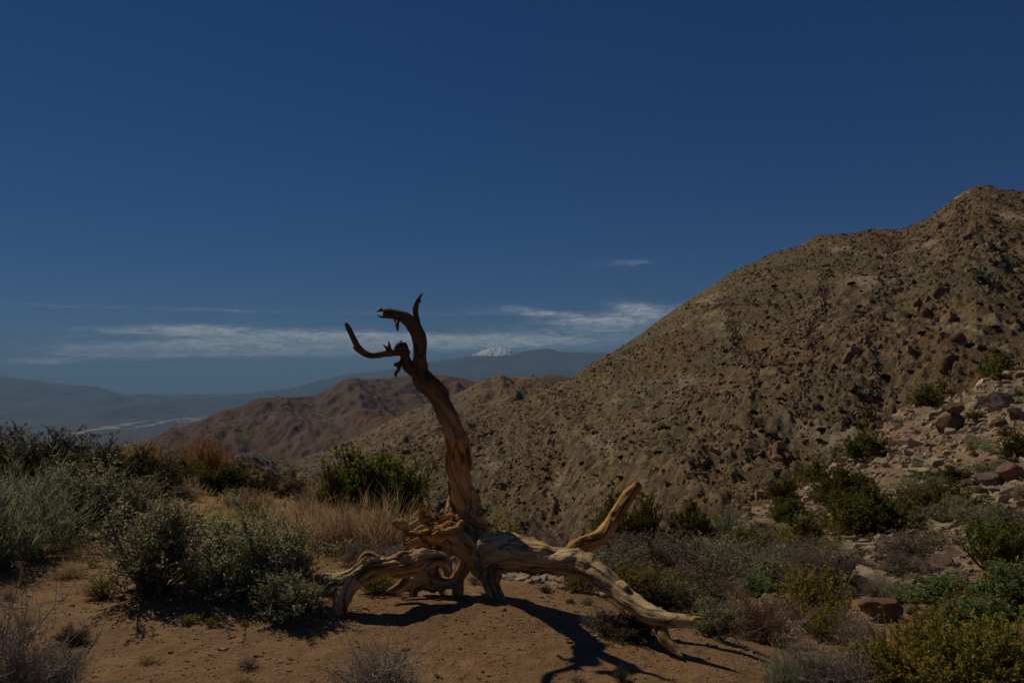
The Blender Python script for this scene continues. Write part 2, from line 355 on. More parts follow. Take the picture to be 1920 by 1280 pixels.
# ------------------------------------------------------------------ hills
def ip(x, pts): return np.interp(x, [p[0] for p in pts], [p[1] for p in pts])
HILLS = {}
def hill(name, mat, ridge, ridge_y, foot_y, foot_z, px0, px1, nc, nf, nb, noise, prof=1.0, back=.5, edge=.02):
    px = np.linspace(px0, px1, nc)
    # smooth the traced skyline a little, then let the noise break it up
    rp = ip(px, ridge); ry = ip(px, ridge_y); fy = ip(px, foot_y); fz = ip(px, foot_z)
    k = np.hanning(7); k /= k.sum(); rp = np.convolve(np.pad(rp, 3, 'edge'), k, 'valid')
    rz = CAMZ + ry * (700 - rp) / F
    v = np.concatenate([np.linspace(0, 1, nf), 1 + (np.linspace(0, 1, nb + 1)[1:]) * back])
    vv, _ = np.meshgrid(v, px, indexing='ij')
    up = np.clip(vv, 0, 1); bk = np.clip(vv - 1, 0, 9)
    Y = fy + (ry - fy) * up + (ry - fy) * bk
    rnd = 1 - np.exp(-((1 - np.clip(vv, 0, 1)) / edge))           # rounded crest
    z = fz + (rz - fz) * (up ** prof) - (np.maximum(rz - fz, 0) * .6 + (ry - fy) * .45) * (bk ** 1.15)
    X = Y * (px - 960) / F
    z = z + noise(X, Y, up, px[None, :] + 0 * X) * (0.12 + .88 * np.clip(rnd, 0, 1)) * np.clip(up * 12, 0, 1)
    gy, gx = np.gradient(z); sp = np.hypot(gx / np.maximum(np.abs(np.gradient(X, axis=1)), 1e-3), gy / np.maximum(np.abs(np.gradient(Y, axis=0)), 1e-3))
    steep = sstep(.9, 2.0, sp)
    V = np.stack([X.ravel(), Y.ravel(), z.ravel()], 1)
    me = mesh_np(name, V, grid_faces(len(v), nc), [mat], True, {'steep': steep.ravel()})
    HILLS[name] = (X, Y, z, up, px)
    return tag(link(name, me), kind='structure')

MAIN_RIDGE = [(200, 985), (300, 965), (450, 930), (560, 905), (620, 885), (700, 854), (794, 824), (877, 797), (950, 766), (1010, 741), (1060, 716), (1120, 677), (1160, 652),
              (1200, 627), (1250, 590), (1300, 556), (1340, 533), (1370, 512), (1400, 497), (1450, 478), (1500, 464), (1540, 448), (1580, 438), (1640, 434), (1690, 436),
              (1730, 418), (1760, 402), (1778, 384), (1800, 368), (1830, 352), (1860, 350), (1885, 357), (1920, 362), (1980, 372), (2060, 350), (2300, 300), (2700, 260)]
def main_noise(X, Y, up, px):
    g = fbm2(X / 46 + 3, Y / 190 + X / 400, 4, 101, .5, True)             # ribs and gullies running down the slope
    c = fbm2(X / 17, Y / 34, 4, 131, .55, True)
    d = fbm2(X / 5.0, Y / 8.0, 3, 151, .6, True)
    crag = sstep(-.1, .5, fbm2(X / 60, Y / 90, 3, 171) + .25 * sstep(1600, 1800, px) + .2 * (1 - sstep(.1, .5, up)))
    e = fbm2(X / 1.9, Y / 3.2, 2, 161, .6)
    f_ = fbm2(X / 2.6, Y / 4.0, 2, 163, .7, True)
    return 10.0 * g * np.clip(1.15 - up * .55, 0, 2) + c * (.8 + 2.0 * crag) + d * (.5 + .8 * crag) + f_ * (.25 + .7 * crag) + e * (.45 + .6 * crag)
MAIN_MAT = hill_material('mountain_rock', [(.08, .05, .023), (.185, .122, .060), (.31, .22, .115)],
    [(.016, .48, .62, (.165, .09, .042), .65, (1, .5, 1)), (.026, .52, .62, (.11, .115, .06), .7, (1, .35, 1)), (.05, .57, .66, (.50, .40, .27), .75, (1, .2, 1))],
    (.055, .05, .03), .03)
hill('mountain_slope', MAIN_MAT, MAIN_RIDGE,
     [(200, 330), (450, 380), (620, 430), (794, 480), (950, 540), (1060, 590), (1200, 600), (1400, 580), (1580, 550), (1760, 510), (1850, 490), (2050, 470), (2700, 450)],
     [(200, 120), (1000, 130), (1500, 120), (2700, 110)], [(200, -100), (700, -80), (1000, -55), (1300, -42), (1700, -30), (2700, -20)],
     250, 2500, 900, 400, 30, main_noise, prof=.97, back=.6, edge=.015)
def mid_noise(X, Y, up, px):
    return 24 * fbm2(X / 130, Y / 420, 4, 201, .5, True) + 6 * fbm2(X / 36, Y / 60, 4, 221, .55, True) + 2.5 * fbm2(X / 9, Y / 15, 3, 231, .6, True)
MID_MAT = hill_material('scrubby_hill', [(.085, .05, .024), (.16, .10, .05), (.25, .165, .09)],
    [(.006, .5, .64, (.27, .125, .065), .6, (1, 1, 1)), (.009, .5, .62, (.12, .115, .08), .6, (1, .4, 1))], (.05, .045, .03), .011, cell=.6)
hill('middle_hill', MID_MAT, [(100, 945), (250, 915), (330, 905), (400, 880), (430, 862), (455, 849), (490, 849), (520, 862), (560, 861), (600, 846), (650, 826), (740, 786), (800, 757), (860, 737), (900, 719), (940, 707),
     (1000, 706), (1040, 713), (1100, 720), (1400, 740)],
     [(100, 900), (430, 1000), (600, 1250), (860, 1500), (1400, 1700)], [(100, 560), (1400, 760)], [(100, -190), (700, -240), (1400, -260)],
     60, 1380, 420, 230, 16, mid_noise, edge=.04)
def brown_noise(X, Y, up, px):
    return 115 * fbm2(X / 420 + Y / 900, Y / 1500, 5, 301, .55, True) + 26 * fbm2(X / 120, Y / 180, 4, 321, .55, True)
BROWN_MAT = hill_material('brown_hill_rock', [(.03, .015, .011), (.058, .026, .017), (.10, .046, .026)],
    [(.0016, .52, .64, (.20, .07, .03), .7, (1, 1, 1)), (.0022, .52, .62, (.10, .09, .085), .6, (1, .5, 1))], (.10, .07, .05), .005, bs=.6, cell=.25)
hill('brown_hill', BROWN_MAT, [(40, 905), (120, 872), (200, 848), (290, 823), (340, 801), (400, 780), (470, 760), (540, 743), (590, 740), (620, 730), (660, 719), (700, 713), (730, 711), (760, 705), (790, 702), (820, 703), (850, 706), (890, 715),
     (930, 722), (1000, 713), (1030, 707), (1060, 708), (1100, 712), (1300, 722)],
     [(40, 3300), (400, 3700), (700, 4300), (1300, 4800)], [(40, 1900), (1300, 2300)], [(40, -560), (700, -640), (1300, -640)],
     0, 1380, 420, 190, 12, brown_noise, edge=.05)
RANGE_MAT = hill_material('far_range_rock', [(.03, .03, .03), (.05, .048, .045), (.08, .072, .065)],
    [(.0002, .5, .64, (.07, .062, .058), .5, (1, 1, 1))], (.05, .045, .04), .0008, speck=False, far=True)
def far_noise(X, Y, up, px):
    return 420 * fbm2(X / 3800, Y / 7000, 5, 401, .5, True)
hill('far_range', RANGE_MAT, [(-900, 660), (-300, 695), (0, 707), (60, 714), (110, 719), (150, 722), (185, 725), (212, 733), (240, 742), (270, 741), (330, 746), (420, 752), (520, 768), (700, 800)],
     [(-900, 36000), (700, 38000)], [(-900, 25000), (700, 27000)], [(-900, -1540), (700, -1540)], -900, 700, 420, 60, 6, far_noise, edge=.06, back=.3, prof=1.7)
hill('front_range', RANGE_MAT, [(100, 790), (250, 762), (370, 747), (480, 740), (530, 733), (560, 727), (600, 716), (630, 706), (660, 700), (700, 697), (740, 691), (800, 680), (825, 676), (850, 673), (885, 668), (920, 668), (960, 666), (985, 658),
     (1010, 655), (1028, 653), (1050, 660), (1120, 662), (1220, 664), (1500, 655), (2700, 660)],
     [(100, 43000), (2700, 45000)], [(100, 31000), (2700, 31000)], [(100, -1540), (2700, -1540)], 80, 2700, 620, 60, 6, far_noise, edge=.06, back=.3, prof=1.6)
def snow_material():
    m, t, b = newmat('snowy_peak_rock'); g = t.nodes.new('ShaderNodeNewGeometry'); sp = t.nodes.new('ShaderNodeSeparateXYZ'); L(t, g.outputs['Position'], sp.inputs[0])
    n = tnoise(t, g.outputs['Position'], .0028, 7, .75, 0.0, (1, .15, .3))
    k = M(t, 'ADD', M(t, 'DIVIDE', M(t, 'SUBTRACT', sp.outputs[2], 1120), 300), M(t, 'MULTIPLY', M(t, 'SUBTRACT', n, .47), 6.0), clamp=True)
    L(t, mixc(t, k, (.1, .085, .075), (.92, .92, .92)), b.inputs['Base Color']); return m
hill('snowy_mountain', snow_material(), [(700, 720), (800, 700), (860, 680), (885, 666), (903, 658), (912, 655), (922, 651), (935, 649), (946, 651), (955, 655), (963, 660), (985, 676), (1010, 690), (1100, 715)],
     [(700, 56000), (1100, 56000)], [(700, 46000), (1100, 46000)], [(700, -1540), (1100, -1540)], 700, 1100, 260, 90, 6,
     lambda X, Y, up, px: 330 * fbm2(X / 900, Y / 5000, 5, 451, .6, True), edge=.04, back=.3)

def valley():
    m, t, b = newmat('valley_floor'); v = objc(t)
    c = ramp(t, tnoise(t, v, .0004, 8, .65, 0, (1, .3, 1)), [(.3, (.03, .027, .025)), (.5, (.042, .038, .035)), (.7, (.065, .058, .052))])
    k = maprange(t, tnoise(t, v, .0009, 6, .7, .5, (1, .12, 1)), .6, .66); c = mixc(t, M(t, 'MULTIPLY', k, .6), c, (.1, .11, .09))
    L(t, c, b.inputs['Base Color'])
    A = np.linspace(-math.pi, math.pi, 181); R = np.array([1, 60, 200, 600, 1500, 3000, 6000, 10000, 16000, 24000, 34000, 48000, 64000])
    aa, rr = np.meshgrid(A, R); x = rr * np.sin(aa); y = rr * np.cos(aa)
    z = -150 - 1350 * sstep(500, 7000, rr) - 0 * rr
    tag(link('valley_floor', mesh_np('valley_floor', np.stack([x.ravel(), y.ravel(), z.ravel()], 1), grid_faces(len(R), len(A)), [m], True)), kind='structure')
    # pale dry wash on the valley floor
    m2, t2, b2 = newmat('pale_sand'); v2 = objc(t2)
    L(t2, ramp(t2, tnoise(t2, v2, .002, 6, .7), [(.35, (.12, .10, .085)), (.6, (.40, .36, .31))]), b2.inputs['Base Color'])
    rng = np.random.default_rng(5); V = []; Fc = []
    for (cx0, y0, cx1, y1, w) in [(-10750, 19300, -11650, 25500, 330), (-10300, 21500, -10900, 26500, 200), (-11300, 25300, -10500, 27800, 420), (-10500, 24500, -9300, 28500, 300)]:
        n = 40; s = np.linspace(0, 1, n); cx = cx0 + (cx1 - cx0) * s + 160 * vn2(s * 9, s * 0 + cx0, 3); yy = y0 + (y1 - y0) * s
        ww = w * .55 * np.sin(np.pi * np.clip(s * .96 + .02, 0, 1)) ** .6 * (1 + .6 * vn2(s * 14, s * 0 + w, 4)); o = len(V) * 1
        base = sum(len(q) for q in V)
        V.append(np.concatenate([np.stack([cx - ww, yy, np.full(n, -1496.)], 1), np.stack([cx + ww, yy, np.full(n, -1496.)], 1)]))
        i = np.arange(n - 1); Fc.append(np.stack([i, i + n, i + n + 1, i + 1], 1) + base)
    tag(link('dry_wash', mesh_np('dry_wash', np.concatenate(V), np.concatenate(Fc), [m2])), kind='structure')
valley()

# ------------------------------------------------------------------ haze: one even box of thin air
def haze():
    m = bpy.data.materials.new('thin_air'); m.use_nodes = True; t = m.node_tree; t.nodes.clear()
    v = t.nodes.new('ShaderNodeVolumePrincipled'); v.inputs['Color'].default_value = (.33, .62, 1, 1); v.inputs['Density'].default_value = HAZE_DENSITY
    v.inputs['Anisotropy'].default_value = 0.0
    o = t.nodes.new('ShaderNodeOutputMaterial'); L(t, v.outputs[0], o.inputs['Volume'])
    bm = bmesh.new(); bmesh.ops.create_cube(bm, size=1); me = bpy.data.meshes.new('haze'); bm.to_mesh(me); bm.free()
    me.materials.append(m); ob = link('haze', me)
    ob.scale = (160000, 160000, 3800); ob.location = (0, 0, -1560 + 1900); tag(ob, kind='stuff')
haze()

# ------------------------------------------------------------------ rocks
def ico(sub):
    bm = bmesh.new(); bmesh.ops.create_icosphere(bm, subdivisions=sub, radius=1)
    V = np.array([v.co[:] for v in bm.verts]); Fa = np.array([[v.index for v in f.verts] for f in bm.faces]); bm.free(); return V, Fa
ICO = {s: ico(s) for s in (1, 2, 3, 4)}
def rock_shape(seed, sub, planes=13, soft=.7, flat=.65):
    rng = np.random.default_rng(seed); V, Fa = ICO[sub]; V = V.copy()
    n = rng.normal(size=(planes, 3)); n /= np.linalg.norm(n, axis=1)[:, None]; d = rng.uniform(soft - .22, soft + .16, planes)
    for a, b in zip(n, d):
        k = np.maximum(V @ a - b, 0); V -= k[:, None] * a
    if sub > 1:
        V += (vn3(V[:, 0] * 2.3, V[:, 1] * 2.3, V[:, 2] * 2.3, seed) * .07)[:, None] * V
        V += (vn3(V[:, 0] * 7, V[:, 1] * 7, V[:, 2] * 7, seed) * .025)[:, None] * V
    V *= np.array([rng.uniform(.85, 1.15), rng.uniform(.75, 1.05), flat * rng.uniform(.85, 1.2)])
    V /= np.abs(V).max(0).max(); return V, Fa
ROCK_PALE = rock_material('pale_granite', (.33, .23, .14), (.68, .53, .36))
ROCK_BROWN = rock_material('brown_granite', (.14, .08, .055), (.26, .16, .11))
ROCK_GREY = rock_material('grey_granite', (.15, .115, .09), (.29, .23, .18))
BOX = (np.array([[-1, -1, -.6], [1, -.8, -.6], [.9, 1, -.6], [-1, .8, -.6], [-.6, -.8, .7], [.8, -.5, .9], [.5, .7, .5], [-.8, .6, .8]]), np.array([[0, 1, 5, 4], [1, 2, 6, 5], [2, 3, 7, 6], [3, 0, 4, 7], [4, 5, 6, 7]]))
def smallv(mat, name, n, sub, seed0, **k):
    out = []
    for i in range(n):
        V, Fa = rock_shape(seed0 + i, sub, **k); out.append(mesh_np(name, V, Fa, [mat], sub > 2))
    return out
RP = smallv(ROCK_PALE, 'rock', 6, 2, 10); RB = smallv(ROCK_BROWN, 'rock', 4, 2, 40); RG = smallv(ROCK_GREY, 'rock', 4, 2, 60)
def big_rock(px, py, wpx, hpx, mat, label, seed, Y=None, rot=0, soft=.75, name='boulder', tilt=0, sink=.15, group=None):
    Y = Y or ground_hit(px, py); p = at(px, py, Y); w = wpx * Y / F; h = hpx * Y / F
    V, Fa = rock_shape(seed, 4, 15, soft, 1.0); V /= np.abs(V).max(0)
    V = V * np.array([w / 2, w * .42, h / 2]) + np.array([0, w * .3, h / 2 - h * sink])
    me = mesh_np(name, V, Fa, [mat], False); ob = link(name, me)
    ob.location = (p.x, p.y, float(H(p.x, p.y, False))); ob.rotation_euler = (0, tilt, 0)
    return tag(ob, label, 'boulder', group)
def joined(name, base, pos, scl, rotz, mat, tilt=None, tone=None):
    V0, F0 = base; n = len(pos); c, s = np.cos(rotz), np.sin(rotz)
    V = V0[None] * scl[:, None, :]
    x = V[..., 0] * c[:, None] - V[..., 1] * s[:, None]; y = V[..., 0] * s[:, None] + V[..., 1] * c[:, None]
    V = np.stack([x, y, V[..., 2]], -1) + pos[:, None, :]
    Fa = (F0[None] + (np.arange(n) * len(V0))[:, None, None]).reshape(-1, F0.shape[1])
    return V.reshape(-1, 3), Fa

# ------------------------------------------------------------------ plants
def norm(v): return v / np.maximum(np.linalg.norm(v, axis=-1, keepdims=True), 1e-9)
def curves(start, dirs, length, bend, K=4):
    s = np.linspace(0, 1, K)[None, :, None]
    return start[:, None] + dirs[:, None] * length[:, None, None] * s + bend[:, None] * (length[:, None, None] * s * s)
def spawn(rng, P, n, l0, l1, spread, up, t0=.25, K=4, bend=.3):
    Np, Kp, _ = P.shape; t = rng.uniform(t0, 1, (Np, n)) * (Kp - 1); i = np.minimum(t.astype(int), Kp - 2); f = (t - i)[..., None]
    idx = np.arange(Np)[:, None]; A = P[idx, i]; B = P[idx, i + 1]; st = A + (B - A) * f; tan = norm(B - A)
    d = norm(tan + rng.normal(size=(Np, n, 3)) * spread + np.array([0, 0, up])); N_ = Np * n
    return curves(st.reshape(N_, 3), d.reshape(N_, 3), rng.uniform(l0, l1, N_), rng.normal(size=(N_, 3)) * bend * .5 + np.array([0, 0, up * .3]), K)
def tubes(P, r0, r1, sides=3):
    N_, K, _ = P.shape; T = norm(np.gradient(P, axis=1)); ref = np.where(np.abs(T[..., 2:3]) > .9, np.array([1., 0, 0]), np.array([0, 0, 1.]))
    a = norm(np.cross(T, ref)); b = np.cross(T, a)
    r0 = np.broadcast_to(np.asarray(r0, float), (N_,)); r1 = np.broadcast_to(np.asarray(r1, float), (N_,))
    R = r0[:, None] + (r1 - r0)[:, None] * np.linspace(0, 1, K)[None]
    ang = np.arange(sides) * 2 * math.pi / sides
    V = P[:, :, None] + R[:, :, None, None] * (a[:, :, None] * np.cos(ang)[None, None, :, None] + b[:, :, None] * np.sin(ang)[None, None, :, None])
    base = (np.arange(N_)[:, None, None] * K + np.arange(K - 1)[None, :, None]) * sides; j = np.arange(sides)[None, None]; j2 = (j + 1) % sides
    Fa = np.stack([base + j, base + j2, base + sides + j2, base + sides + j], -1).reshape(-1, 4)
    return V.reshape(-1, 3), Fa
def blades(P, w, rng):
    """flat tapering blades"""
    N_, K, _ = P.shape; T = norm(P[:, -1] - P[:, 0]); a = norm(np.cross(T, rng.normal(size=(N_, 3))))
    W_ = np.linspace(1, .15, K)[None, :, None] * w
    V = np.stack([P - a[:, None] * W_, P + a[:, None] * W_], 2).reshape(-1, 3)
    base = (np.arange(N_)[:, None] * K + np.arange(K - 1)[None]) * 2
    return V, np.stack([base, base + 1, base + 3, base + 2], -1).reshape(-1, 4), K * 2
def leaves(rng, P, m, size, width, spread=.8, t0=.2, up=0.0):
    N_, K, _ = P.shape; t = rng.uniform(t0, 1, (N_, m)) * (K - 1); i = np.minimum(t.astype(int), K - 2); f = (t - i)[..., None]
    idx = np.arange(N_)[:, None]; st = (P[idx, i] * (1 - f) + P[idx, i + 1] * f).reshape(-1, 3); tan = norm(P[idx, i + 1] - P[idx, i]).reshape(-1, 3)
    n = len(st); d = norm(tan + rng.normal(size=(n, 3)) * spread + np.array([0, 0, up])); sd = norm(np.cross(d, rng.normal(size=(n, 3))))
    s = rng.uniform(.6, 1.3, n)[:, None] * size
    V = np.stack([st, st + d * s * .5 + sd * s * width, st + d * s, st + d * s * .5 - sd * s * width], 1).reshape(-1, 3)
    return V, (np.arange(n) * 4)[:, None] + np.arange(4)[None], np.repeat(rng.uniform(0, 1, n), 4)
def cat(parts):
    V = []; Fa = []; o = 0
    for v, f in parts: V.append(v); Fa.append(f + o); o += len(v)
    return np.concatenate(V), np.concatenate(Fa)
def dome(rng, n, tmax=1.25, wide=.5, high=1.0, lo=.7):
    """stem tips inside a mounded outline; returns start, unit dir, length"""
    az = rng.uniform(0, 2 * math.pi, n); th = np.arccos(rng.uniform(math.cos(tmax), 1, n))
    tip = np.stack([np.sin(th) * np.cos(az) * wide, np.sin(th) * np.sin(az) * wide, np.cos(th) * high], 1) * rng.uniform(lo, 1, n)[:, None]
    lump = 1 + .18 * vn2(az * 1.6, th * 3, int(rng.integers(99))); tip *= lump[:, None]
    st = rng.normal(size=(n, 3)) * np.array([.045, .045, 0]); v = tip - st; ln = np.linalg.norm(v, axis=1); return st, v / ln[:, None], ln

MAT = {
 'sage': (twig_material('sage_twig', (.09, .075, .055), (.22, .185, .14)), leaf_material('sage_leaf', (.18, .18, .10), (.54, .54, .30), trans=0.5)),
 'broom': (twig_material('broom_twig', (.10, .095, .06), (.24, .23, .16)), leaf_material('broom_leaf', (.17, .19, .115), (.52, .56, .34), trans=0.55)),
 'darkbrush': (twig_material('dark_twig', (.05, .035, .028), (.12, .085, .06)), leaf_material('dark_leaf', (.055, .05, .028), (.20, .155, .085), trans=0.5)),
 'dead': (twig_material('dead_twig', (.20, .165, .125), (.52, .45, .35)), leaf_material('dead_leaf', (.15, .12, .10), (.36, .29, .24), trans=0.4)),
 'reddead': (twig_material('red_dead_twig', (.15, .085, .06), (.36, .25, .19)), leaf_material('red_dead_leaf', (.12, .07, .05), (.25, .17, .12))),
 'grass': (twig_material('grass_stalk', (.19, .105, .045), (.38, .24, .11)), leaf_material('grass_blade', (.30, .205, .10), (.74, .55, .30), trans=0.5)),
 'gold': (twig_material('gold_twig', (.15, .09, .04), (.28, .18, .08)), leaf_material('gold_leaf', (.23, .14, .05), (.52, .32, .11), trans=0.5)),
 'juniper': (twig_material('juniper_bark', (.08, .055, .035), (.19, .14, .1)), leaf_material('juniper_leaf', (.06, .085, .015), (.28, .29, .06), trans=0.5)),
 'olive': (twig_material('olive_twig', (.07, .05, .03), (.15, .115, .075)), leaf_material('olive_leaf', (.06, .068, .014), (.23, .205, .055), trans=0.5)),
 'rabbit': (twig_material('rabbit_twig', (.07, .07, .03), (.16, .15, .075)), leaf_material('rabbit_leaf', (.10, .12, .028), (.38, .38, .085), tip=(.5, .33, .07), trans=0.5)),
 'green': (twig_material('green_twig', (.08, .075, .045), (.17, .155, .1)), leaf_material('green_leaf', (.10, .14, .045), (.36, .46, .17), trans=0.5)),
 'greybrush': (twig_material('grey_twig', (.10, .08, .068), (.24, .20, .17)), leaf_material('grey_leaf', (.15, .12, .09), (.40, .33, .25), trans=0.5)),
}
MAT['hillbrush'] = (None, leaf_material('hill_brush_leaf', (.018, .018, .007), (.075, .068, .022), trans=.2))
def make_plant(kind, seed, full=True):
    rng = np.random.default_rng(seed * 7 + 1); q = 1.0 if full else .45
    tip = None
    if kind in ('sage', 'darkbrush', 'greybrush', 'green', 'olive'):
        st, d, ln = dome(rng, int(46 * q) + 6, 1.3, .5, .95, .6)
        P0 = curves(st, d, ln * .8, rng.normal(size=(len(st), 3)) * .1 + np.array([0, 0, .05]), 5)
        P1 = spawn(rng, P0, 5, .10, .30, .55, .35, .3); P2 = spawn(rng, P1, 5 if full else 3, .05, .15, .7, .35, .2, 3)
        bV, bF = cat([tubes(P0, .011, .003), tubes(P1, .004, .0015), tubes(P2, .002, .0008)])
        m = {'sage': 12, 'darkbrush': 9, 'greybrush': 5, 'green': 9, 'olive': 12}[kind]
        sz, wd = {'sage': (.022, .25), 'darkbrush': (.026, .28), 'greybrush': (.024, .2), 'green': (.034, .34), 'olive': (.034, .28)}[kind]
        if not full: sz *= 1.6
        lV, lF, tone = leaves(rng, P2, m, sz, wd, .9, .1, .2)
    elif kind in ('broom',):
        st, d, ln = dome(rng, int(110 * q), 1.45, .52, .95, .5)
        P0 = curves(st, d, ln * .85, rng.normal(size=(len(st), 3)) * .12 + np.array([.04, 0, .06]), 5)
        P1 = spawn(rng, P0, 6, .15, .34, .28, .3, .25); P2 = spawn(rng, P1, 6 if full else 2, .06, .16, .45, .2, .3, 3)
        bV, bF = cat([tubes(P0, .006, .002), tubes(P1, .0025, .001)])
        v, f, k = blades(P2, .0015 if full else .004, rng); lV2, lF2, t2 = leaves(rng, P1, 6, .03, .08, .5, .3, .2)
        lV = np.concatenate([v, lV2]); lF = np.concatenate([f, lF2 + len(v)]); tone = np.concatenate([np.repeat(rng.uniform(0, 1, len(P2)), k), t2])
    elif kind in ('dead', 'reddead'):
        st, d, ln = dome(rng, int(60 * q) + 5, 1.4, .5, .9, .45)
        P0 = curves(st, d, ln * .75, rng.normal(size=(len(st), 3)) * .28, 5)
        P1 = spawn(rng, P0, 6, .10, .32, .6, .15, .2, 4, .7); P2 = spawn(rng, P1, 5 if full else 3, .04, .15, .8, .15, .2, 3, .8)
        bV, bF = cat([tubes(P0, .009, .003), tubes(P1, .0036, .0015), tubes(P2, .0019, .0009)])
        lV, lF, tone = leaves(rng, P2, 2, .018, .25, .9)
    elif kind in ('grass', 'gold'):
        n = int(420 * q); st, d, ln = dome(rng, n, 1.35 if kind == 'grass' else 1.3, .5, .9, .5); st = st * 3.5
        P0 = curves(st, d, ln * .9, rng.normal(size=(n, 3)) * .15 + (np.array([0, 0, -.05])), 4)
        P1 = spawn(rng, P0, 5, .08, .25, .35, .12, .3, 3); bV, bF = tubes(P0[:n // 3], .004, .0015)
        v1, f1, k1 = blades(P0, .003, rng); v2, f2, k2 = blades(P1, .0028 if full else .005, rng)
        lV, lF = cat([(v1, f1), (v2, f2)]); tone = np.concatenate([np.repeat(rng.uniform(0, 1, len(P0)), k1), np.repeat(rng.uniform(0, 1, len(P1)), k2)])
        if kind == 'gold':
            v, f, tn = leaves(rng, P1, 3, .022, .35, .9); lF = np.concatenate([lF, f + len(lV)]); lV = np.concatenate([lV, v]); tone = np.concatenate([tone, tn])
    elif kind == 'juniper':
        st, d, ln = dome(rng, int(30 * q) + 8, 1.25, .5, .95, .65)
        P0 = curves(st, d, ln * .8, rng.normal(size=(len(st), 3)) * .16 + np.array([0, 0, .08]), 5)
        P1 = spawn(rng, P0, 6, .08, .22, .55, .5, .35); P2 = spawn(rng, P1, 6 if full else 3, .035, .09, .6, .7, .2, 3)
        bV, bF = cat([tubes(P0, .02, .005, 4), tubes(P1, .006, .002)])
        lV, lF, tone = leaves(rng, P2, 11, .030 if full else .045, .26, .6, .0, .5)
    elif kind == 'rabbit':
        st, d, ln = dome(rng, int(90 * q) + 8, 1.35, .5, .95, .55)
        P0 = curves(st, d, ln * .85, rng.normal(size=(len(st), 3)) * .07 + np.array([0, 0, .08]), 5)
        P1 = spawn(rng, P0, 6, .08, .22, .3, .5, .35); P2 = spawn(rng, P1, 2, .03, .08, .4, .4, .6, 3)
        bV, bF = cat([tubes(P0, .006, .002), tubes(P1, .0025, .0012)])
        lV, lF, tone = leaves(rng, P1, 14, .036 if full else .05, .12, .5, .1, .5)
        # flower heads only on some of the twig ends
        sel = P2[rng.uniform(size=len(P2)) < .38]; v, f, t3 = leaves(rng, sel, 8, .02 if full else .03, .4, 1.0, .4)
        tip = np.concatenate([np.zeros(len(lV)), np.full(len(v), .9)])
        lF = np.concatenate([lF, f + len(lV)]); lV = np.concatenate([lV, v]); tone = np.concatenate([tone, t3])
    rr_ = np.hypot(lV[:, 0], lV[:, 1]); kx = .5 / np.percentile(rr_, 93); kz = 1 / np.percentile(lV[:, 2], 98.5)
    for V in (bV, lV):
        V *= np.array([kx, kx, kz]); V[:, 2] = np.maximum(V[:, 2], -.03)
    at_ = {'tone': tone}
    if tip is not None: at_['tip'] = tip
    mb, ml = MAT[kind]
    return mesh_np('branches', bV, bF, [mb]), mesh_np('foliage', lV, lF, [ml], False, at_)
PLANTS = {}
def plant_meshes(kind, var, full):
    k = (kind, var, full)
    if k not in PLANTS: PLANTS[k] = make_plant(kind, hash_kind(kind) + var, full)
    return PLANTS[k]
def hash_kind(k): return sum(ord(c) * (i + 3) for i, c in enumerate(k))
NAMES = {'sage': ('sagebrush', 'shrub'), 'broom': ('wispy_shrub', 'shrub'), 'darkbrush': ('dark_shrub', 'shrub'), 'dead': ('dead_shrub', 'dead shrub'), 'reddead': ('dead_shrub', 'dead shrub'),
         'grass': ('dry_grass_clump', 'grass clump'), 'gold': ('golden_bush', 'bush'), 'juniper': ('juniper', 'juniper'), 'olive': ('olive_shrub', 'shrub'), 'rabbit': ('flowering_shrub', 'shrub'),
         'green': ('leafy_shrub', 'shrub'), 'greybrush': ('grey_shrub', 'shrub')}
R = random.Random(4)
def plant_at(kind, x, y, w, h, label, group=None, var=0, full=True, single=False, rot=None, deep=1.0):
    nm, cat_ = NAMES[kind]; mb, ml = plant_meshes(kind, var, full)
    z = float(H(x, y, False)) - .02 * h
    rot = R.uniform(0, 6.28) if rot is None else rot
    if single:
        e = link(nm, ml)
    else:
        e = link(nm, None); link('branches', mb, e); link('foliage', ml, e)
    e.location = (x, y, z); e.rotation_euler = (0, 0, rot); e.scale = (w, w * deep, h)
    return tag(e, label, cat_, group)
VC = {}
def plant(kind, px, py, wpx, hpx, label, Y=None, full=True, group=None, **k):
    cap = 14.0 if px < 900 else 22.0 if px < 1400 else 70.0
    Y = min(Y or ground_hit(px, py), cap); p = at(px, py, Y)
    hm = max(at(px, py - hpx, Y).z - float(H(p.x, p.y, False)), .5 * hpx * Y / F)
    VC[kind] = VC.get(kind, -1) + 1; nv = {'sage': 3, 'juniper': 2, 'dead': 3, 'rabbit': 3, 'greybrush': 3}.get(kind, 2)
    return plant_at(kind, p.x, p.y, wpx * Y / F * 1.04, hm, label, group, VC[kind] % nv, full, **k)
